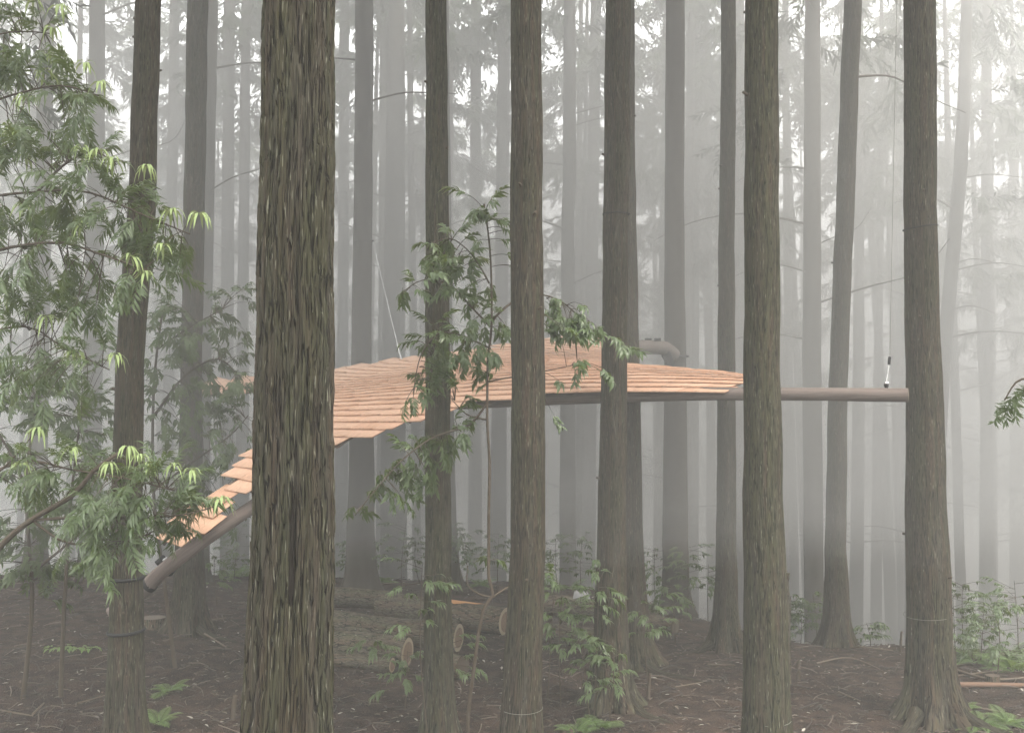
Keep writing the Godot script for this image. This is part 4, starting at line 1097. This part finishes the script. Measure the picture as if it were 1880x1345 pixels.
# ------------------------------------------------------------------ logs and sticks
func build_logs() -> void:
	for q in LOGS:
		var a := v3(q[0])
		var b := v3(q[1])
		var r: float = q[2] * 1.1
		var base := (a + b) / 2 - Vector3(0, r, 0)
		var l: String = q[3]
		var o := thing("felled_log", l, "log", base, "felled logs lying in the clearing")
		var pts := []
		for k in 5:
			pts.append(a.lerp(b, k / 4.0) - base + Vector3(0, rng.randf_range(-0.01, 0.01), 0))
		part("bark", tube(pts, r, r * 0.97, 26, 0.05), mat.bark_log, o)
		var dark := l.contains("dark")
		for e in 2:
			var at: Vector3 = pts[0] if e == 0 else pts[4]
			var dir := (a - b).normalized() * (1.0 if e == 0 else -1.0)
			var bs := Basis(Quaternion(Vector3.UP, dir))
			var end := part("cut_end", disc_mesh(r * 0.985, 26), mat.stem if dark else mat.cut_rim, o, Transform3D(bs, at))
			if not dark:
				part("heartwood", disc_mesh(r * 0.72, 22), mat.rings, end, Transform3D(Basis.IDENTITY, Vector3(0, 0.004, 0)))
		if l.contains("orange"):
			# where the bark is torn off the wood shows bare
			var dirl := (b - a).normalized()
			var s := dirl.cross(Vector3.UP).normalized()
			var rows := 12
			var cols := 9
			var p := PackedVector3Array()
			var uv := PackedVector2Array()
			for i in rows:
				var t := i / (rows - 1.0)
				var half := 0.55 * sin(PI * clampf(t, 0.02, 0.98)) * (1.0 + 0.25 * sin(t * 17.0))
				for j in cols:
					var an := PI / 2 + 0.15 + half * (2.0 * j / (cols - 1.0) - 1.0)
					var d := (s * cos(an) + Vector3.UP * sin(an)) * (r * 1.045 + 0.004)
					p.append(a.lerp(b, 0.44 + 0.42 * t) - base + d)
					uv.append(Vector2(j / 8.0, t))
			part("bare_wood", sheet(rows, cols, p, uv, Vector3.UP), plain(Color(0.42, 0.22, 0.10), 0.7), o)
	for q in STICKS:
		var pts: Array = q[0].map(v3)
		for k in pts.size():
			pts[k].y = ground_h(pts[k].x, pts[k].z) + q[1] * 0.7 + (0.03 if k % 2 else 0.0)
		var base: Vector3 = pts[0]
		for k in pts.size():
			pts[k] -= base
		single("fallen_branch", tube(pts, q[1], q[1] * 0.5, 7, 0.2, true), mat.stick, q[2], "branch", base, "fallen branches on the soil")
	for q in STAKES:
		var h: float = q[3]
		var r: float = q[4]
		var m := tube([Vector3(0, -0.1, 0), Vector3(0.01, h * 0.5, 0), Vector3(0.02, h * 0.9, 0), Vector3(0.03, h, 0)], r * 1.15, r * 0.7, 9, 0.35, true)
		single("broken_stub", m, mat.bark_log if r > 0.05 else mat.stem, q[5], "stub", Vector3(q[0], ground_h(q[0], q[2]), q[2]), "stubs and stakes in the soil")
	var s1 := thing("tree_stump", "low round stump under the sloping log's foot", "stump", v3(SPOTS.stump))
	part("bark", tube([Vector3(0, -0.1, 0), Vector3(0, 0.05, 0), Vector3(0, 0.14, 0)], 0.22, 0.19, 20, 0.06), mat.bark_log, s1)
	part("cut_top", disc_mesh(0.19, 20), plain(Color(0.12, 0.10, 0.08)), s1, Transform3D(Basis.IDENTITY, Vector3(0, 0.138, 0)))
	var s2 := thing("tree_stump", "small dark stump behind the orange plank", "stump", v3(SPOTS.stump2))
	part("bark", tube([Vector3(0, -0.1, 0), Vector3(0, 0.06, 0), Vector3(0, 0.13, 0)], 0.10, 0.09, 18, 0.08), mat.bark_log, s2)
	part("cut_top", disc_mesh(0.09, 18), mat.stem, s2, Transform3D(Basis.IDENTITY, Vector3(0, 0.128, 0)))
	var p0 := v3(SPOTS.plank[0])
	var p1 := v3(SPOTS.plank[1])
	var mid := (p0 + p1) / 2
	single("fallen_pole", tube([p0 - mid, Vector3(0, 0.008, 0), p1 - mid], 0.034, 0.03, 10, 0.12, true), plain(Color(0.15, 0.095, 0.065)), "bare orange-brown pole lying at the right edge", "pole", mid)
	# long roots creeping out of the trunks' feet
	for q in [[Vector3(1.72, 0.12, -14.0), Vector3(1.95, 0.0, -13.6), Vector3(2.25, -0.02, -13.3), Vector3(2.6, -0.03, -13.05), 0.09, "grey root running right from the twin trunks"], [Vector3(1.35, 0.12, -11.9), Vector3(1.5, 0.0, -11.6), Vector3(1.72, -0.02, -11.4), Vector3(1.9, -0.06, -11.2), 0.08, "root curling off the dark trunk's right side"], [Vector3(0.98, 0.1, -11.85), Vector3(0.86, 0.0, -11.6), Vector3(0.7, -0.03, -11.45), Vector3(0.5, -0.06, -11.3), 0.07, "root curling off the dark trunk's left side"], [Vector3(2.95, 0.1, -15.1), Vector3(2.7, 0.0, -14.9), Vector3(2.45, -0.02, -14.8), Vector3(2.25, -0.05, -14.7), 0.06, "thin root left of the slender flared trunk"], [Vector3(-4.7, 0.1, -15.3), Vector3(-4.45, 0.0, -15.1), Vector3(-4.1, -0.01, -14.9), Vector3(-3.8, -0.05, -14.8), 0.07, "root right of the grey trunk at left"], [Vector3(4.5, 0.12, -11.35), Vector3(4.3, 0.02, -11.1), Vector3(4.12, -0.02, -10.9), Vector3(3.95, -0.06, -10.75), 0.09, "root spreading left of the buttressed foot"], [Vector3(5.0, 0.12, -11.35), Vector3(5.15, 0.02, -11.15), Vector3(5.3, -0.02, -11.0), Vector3(5.45, -0.06, -10.9), 0.09, "root spreading right of the buttressed foot"], [Vector3(0.2, 0.1, -9.4), Vector3(0.36, 0.0, -9.3), Vector3(0.5, -0.02, -9.25), Vector3(0.7, -0.05, -9.2), 0.06, "root at the brown trunk's foot"]]:
		var pts := []
		for k in 4:
			var w: Vector3 = q[k]
			pts.append(Vector3(w.x, ground_h(w.x, w.z) + w.y, w.z) - Vector3(q[0].x, 0, q[0].z))
		var l: float = q[4]
		single("tree_root", tube(pts, l, l * 0.35, 10, 0.25, true), mat.bark_near, q[5], "root", Vector3(q[0].x, 0, q[0].z), "roots on the soil")


# ------------------------------------------------------------------ undergrowth
func leafy(called: String, label: String, category: String, data: Dictionary, meshes: Array, m: Material, size: float, spread := 1.0) -> Node3D:
	var br: Array = data.br
	var root := v3(br[0][1][0])
	root.y = ground_h(root.x, root.z) if root.y < 1.0 else root.y
	var o := thing(called, label, category, root)
	var nodes: Array[Vector3] = []
	for k in br.size():
		var pts: Array = br[k][1].map(v3)
		if k == 0:
			pts[0].y = ground_h(pts[0].x, pts[0].z) - 0.05
		for i in pts.size() - 1:
			for s in 6:
				if k > 0 or pts[i].y > root.y + 0.5:
					nodes.append(pts[i].lerp(pts[i + 1], s / 6.0))
		for i in pts.size():
			pts[i] = pts[i] - root + (Vector3(rng.randf_range(-1, 1), rng.randf_range(-1, 1), rng.randf_range(-1, 1)) * 0.015 if i > 0 else Vector3.ZERO)
		part("stem" if k == 0 else "branch", tube(pts, br[k][0], br[k][0] * (0.35 if k else 0.45), 8 if k == 0 else 6), mat.stem, o)
	var twigs := []
	var spots := []
	for q in data.bl:
		for k in int(q[4]):
			var d := Vector3(rng.randfn(), rng.randfn() * 0.8, rng.randfn()) * float(q[3]) * 0.55 * spread
			spots.append([v3(q) + d, d, false])
	for q in data.tf:
		spots.append([v3(q), Vector3.ZERO, true])
	for s in spots:
		var near := nodes[0]
		for n in nodes:
			if n.distance_squared_to(s[0]) < near.distance_squared_to(s[0]):
				near = n
		var gap: Vector3 = s[0] - near
		var go := gap.normalized() if gap.length() > 0.02 else Vector3(rng.randf_range(-1, 1), 0.2, rng.randf_range(-1, 1)).normalized()
		if gap.length() > 0.05:
			twigs.append(tube([near - root, near + gap * 0.5 + Vector3(0, 0.06, 0) * gap.length() - root, s[0] - root], 0.0045, 0.002, 4))
		if s[2]:
			part("young_leaf_tuft", tufts[rng.randi() % 4], mat.young, o, Transform3D(Basis(Vector3.UP, rng.randf() * TAU).scaled(Vector3.ONE * size * rng.randf_range(0.9, 1.2)), s[0] - root))
		else:
			go = (go + Vector3(rng.randf_range(-0.6, 0.6), rng.randf_range(-0.45, 0.35), rng.randf_range(-0.6, 0.6))).normalized()
			var bs := Basis.looking_at(-go, Vector3.UP) * Basis(Vector3.BACK, rng.randf_range(-0.6, 0.6))
			part("leaf_spray", meshes[rng.randi() % meshes.size()], m, o, Transform3D(bs.scaled(Vector3.ONE * size * rng.randf_range(0.8, 1.15)), s[0] - root - go * 0.08 * size))
	if twigs.size():
		part("twigs", merged(twigs), mat.stem, o, Transform3D.IDENTITY, true)
	return o


func build_plants() -> void:
	leafy("broadleaf_tree", "broadleaf tree with narrow drooping leaves and pale green tufts at upper left", "tree", PLANTS.A, sprays_narrow, mat.leaf, 1.15)
	leafy("broadleaf_tree", "young broadleaf tree with arching pale branch and leaf tufts at lower left", "tree", PLANTS.B, sprays_narrow, mat.leaf, 1.1)
	leafy("sapling", "slender leafy sapling with crooked stem before the canopy", "sapling", PLANTS.C, sprays_broad, mat.leaf, 1.0)
	leafy("shrub", "tall hazy shrub around the grey trunk at left", "shrub", PLANTS.D, sprays_broad, mat.leaf_dull, 1.15)
	leafy("shrub", "dark shrub thicket at the left edge under the broadleaf trees", "shrub", PLANTS.E, sprays_broad, mat.leaf_dull, 1.25)
	for q in SEEDLINGS:
		var x: float = q[0]
		var z: float = q[2]
		var h: float = q[3]
		var size: float = q[4]
		var base := Vector3(x, ground_h(x, z), z)
		var o := thing("seedling", q[6], "seedling", base, "leafy seedlings and low shrubs")
		var top := Vector3(rng.randf_range(-0.1, 0.1), h, rng.randf_range(-0.1, 0.1))
		part("stem", tube([Vector3(0, -0.05, 0), top * 0.5 + Vector3(rng.randf_range(-0.06, 0.06), 0, 0.03), top], 0.009, 0.003, 6), mat.stem, o)
		var n: int = q[5]
		for k in n * 3:
			var t := 1.0 - size / h * rng.randf() * 0.9
			var a := rng.randf() * TAU
			var out := Vector3(cos(a), rng.randf_range(-0.2, 0.5), sin(a)).normalized()
			var at := Vector3(top.x * t, h * t, top.z * t)
			var far := rng.randf() * size * 0.55
			if far > 0.06:
				part("twig", tube([at, at + out * far], 0.003, 0.002, 4), mat.stem, o)
			part("leaf_spray", sprays_broad[rng.randi() % 5], mat.leaf if -z < 15.0 else mat.leaf_dull, o, Transform3D(Basis.looking_at(-out, Vector3.UP).scaled(Vector3.ONE * rng.randf_range(0.7, 1.0)), at + out * far * 0.8))
	var frond := frond_mesh()
	for q in FERNS:
		fern(Vector3(q[0], ground_h(q[0], q[2]), q[2]), q[3], q[4], frond)
	# two broad pale leaves and flat leaf patches
	var wl := thing("pale_plant", "two broad whitish leaves beside the dark trunk", "plant", v3(SPOTS.pale) * Vector3(1, 0, 1) + Vector3(0, ground_h(SPOTS.pale[0], SPOTS.pale[2]), 0))
	var hh: float = SPOTS.pale[1] - wl.position.y
	part("stem", tube([Vector3(0, -0.04, 0), Vector3(0.03, hh * 0.5, 0), Vector3(0, hh, 0)], 0.006, 0.004, 6), mat.stem, wl)
	for k in 2:
		var st := SurfaceTool.new()
		st.begin(Mesh.PRIMITIVE_TRIANGLES)
		leaf(st, Vector3.ZERO, Vector3(-0.5 if k == 0 else 0.6, 0.1, 0.5).normalized(), Vector3(0, 0.7, 0.7).normalized(), 0.17, 0.13, 0.5)
		st.generate_normals()
		part("leaf", st.commit(), plain(Color(0.24, 0.24, 0.235), 0.5), wl, Transform3D(Basis.IDENTITY, Vector3(0, hh, 0)))
	for k in 2:
		var at := v3(SPOTS.patch if k == 0 else SPOTS.patch2)
		at.y = ground_h(at.x, at.z)
		var o := thing("ground_plant", "flat rosette of pale green leaves on the soil at left" if k == 0 else "smaller flat rosette right beside the pale green one", "plant", at)
		for i in (26 if k == 0 else 12):
			var st := SurfaceTool.new()
			st.begin(Mesh.PRIMITIVE_TRIANGLES)
			var a := rng.randf() * TAU
			leaf(st, Vector3(cos(a), 0, sin(a) * 0.6) * rng.randf() * (0.26 if k == 0 else 0.16) + Vector3(0, 0.06, 0), Vector3(cos(a), 0.4, sin(a)).normalized(), Vector3.UP, 0.13, 0.07, 0.8)
			st.generate_normals()
			part("leaf", st.commit(), mat.fern, o)
	# the tip of a cedar bough hanging in at the right edge
	var tw: Array = SPOTS.twig.map(v3)
	var base: Vector3 = tw[0]
	var o2 := thing("cedar_bough", "dark drooping bough tip hanging in at the right edge", "bough", base)
	for k in tw.size():
		tw[k] -= base
	part("branch", tube(tw, 0.01, 0.004, 6), mat.stem, o2)
	for k in 9:
		var at: Vector3 = tw[1].lerp(tw[3], k / 8.0)
		part("needle_spray", cedar_sprays[k % 5], mat.leaf_dull, o2, Transform3D(Basis.looking_at(Vector3(rng.randf_range(0.2, 0.9), 0.9, rng.randf_range(-0.5, 0.5)).normalized(), Vector3.FORWARD).scaled(Vector3.ONE * 0.2), at))


func frond_mesh() -> ArrayMesh:
	var st := SurfaceTool.new()
	st.begin(Mesh.PRIMITIVE_TRIANGLES)
	var n := 24
	var mid := func(t: float) -> Vector3: return Vector3(0, 0.75 * t - 0.62 * t * t, 0.95 * t)
	for i in n:
		var t := 0.12 + 0.88 * i / n
		var c: Vector3 = mid.call(t)
		var w := 0.26 * sin(PI * clampf(0.12 + t * 0.9, 0, 1)) + 0.015
		var c2: Vector3 = mid.call(t + 0.02)
		for s in [-1.0, 1.0]:
			var tip := c + Vector3(s * w, -0.18 * w, 0.35 * w)
			var m := c.lerp(tip, 0.5)
			var d := (c2 - c) * 0.9
			for q in [c, m + d * 0.6, m - d * 0.6, c, c + d, m + d * 0.6, m - d * 0.6, m + d * 0.6, tip]:
				st.add_vertex(q)
	for i in 6:
		var a: Vector3 = mid.call(i / 6.0)
		var b: Vector3 = mid.call((i + 1) / 6.0)
		var s := Vector3(0.006, 0, 0)
		for q in [a - s, a + s, b + s, a - s, b + s, b - s]:
			st.add_vertex(q)
	st.generate_normals()
	return st.commit()


func fern(at: Vector3, size: float, label: String, frond: ArrayMesh) -> void:
	var o := thing("fern", label, "fern", at, "ferns on the forest floor")
	var n := 9
	var start := rng.randf() * TAU
	for k in n:
		var bs := Basis(Vector3.UP, start + TAU * k / n + rng.randf_range(-0.25, 0.25)) * Basis(Vector3.RIGHT, rng.randf_range(-0.35, 0.25))
		part("frond", frond, mat.fern, o, Transform3D(bs.scaled(Vector3.ONE * size * rng.randf_range(0.75, 1.15)), Vector3.ZERO))


func scatter(called: String, label: String, category: String, m: Mesh, count: int, lift: float, scale_lo: float, scale_hi: float, tones: Array) -> void:
	var mm := MultiMesh.new()
	mm.transform_format = MultiMesh.TRANSFORM_3D
	mm.use_colors = true
	mm.mesh = m
	mm.instance_count = count
	for i in count:
		var d := lerpf(8.8, 22.0, pow(rng.randf(), 1.2))
		var x := rng.randf_range(-0.62, 0.62) * d
		var bs := Basis(Vector3.UP, rng.randf() * TAU) * Basis(Vector3.RIGHT, rng.randf_range(-0.35, 0.35))
		mm.set_instance_transform(i, Transform3D(bs.scaled(Vector3.ONE * rng.randf_range(scale_lo, scale_hi)), Vector3(x, ground_h(x, -d) + lift, -d)))
		mm.set_instance_color(i, tones[mini(int(pow(rng.randf(), 1.6) * tones.size()), tones.size() - 1)])
	var o := MultiMeshInstance3D.new()
	o.name = called
	o.multimesh = mm
	o.material_override = mat.litter
	add_child(o)
	tag(o, label, category, "", "stuff")


func build_litter() -> void:
	var st := SurfaceTool.new()
	st.begin(Mesh.PRIMITIVE_TRIANGLES)
	leaf(st, Vector3.ZERO, Vector3(0, 0.1, 1).normalized(), Vector3.UP, 0.09, 0.035, 0.15)
	st.generate_normals()
	scatter("leaf_litter", "dead leaves scattered over the forest floor", "leaves", st.commit(), 9000, 0.012, 0.5, 1.15, [Color(0.035, 0.024, 0.018), Color(0.05, 0.032, 0.022), Color(0.07, 0.042, 0.027), Color(0.08, 0.055, 0.04), Color(0.06, 0.038, 0.026), Color(0.10, 0.08, 0.06), Color(0.30, 0.28, 0.24)])
	scatter("twig_litter", "small dead twigs strewn over the forest floor", "twigs", tube([Vector3(0, 0, -0.12), Vector3(0.015, 0.012, 0), Vector3(-0.01, 0, 0.13)], 0.006, 0.003, 5), 4200, 0.008, 0.4, 1.5, [Color(0.03, 0.023, 0.018), Color(0.045, 0.034, 0.027), Color(0.07, 0.052, 0.04), Color(0.12, 0.095, 0.075)])
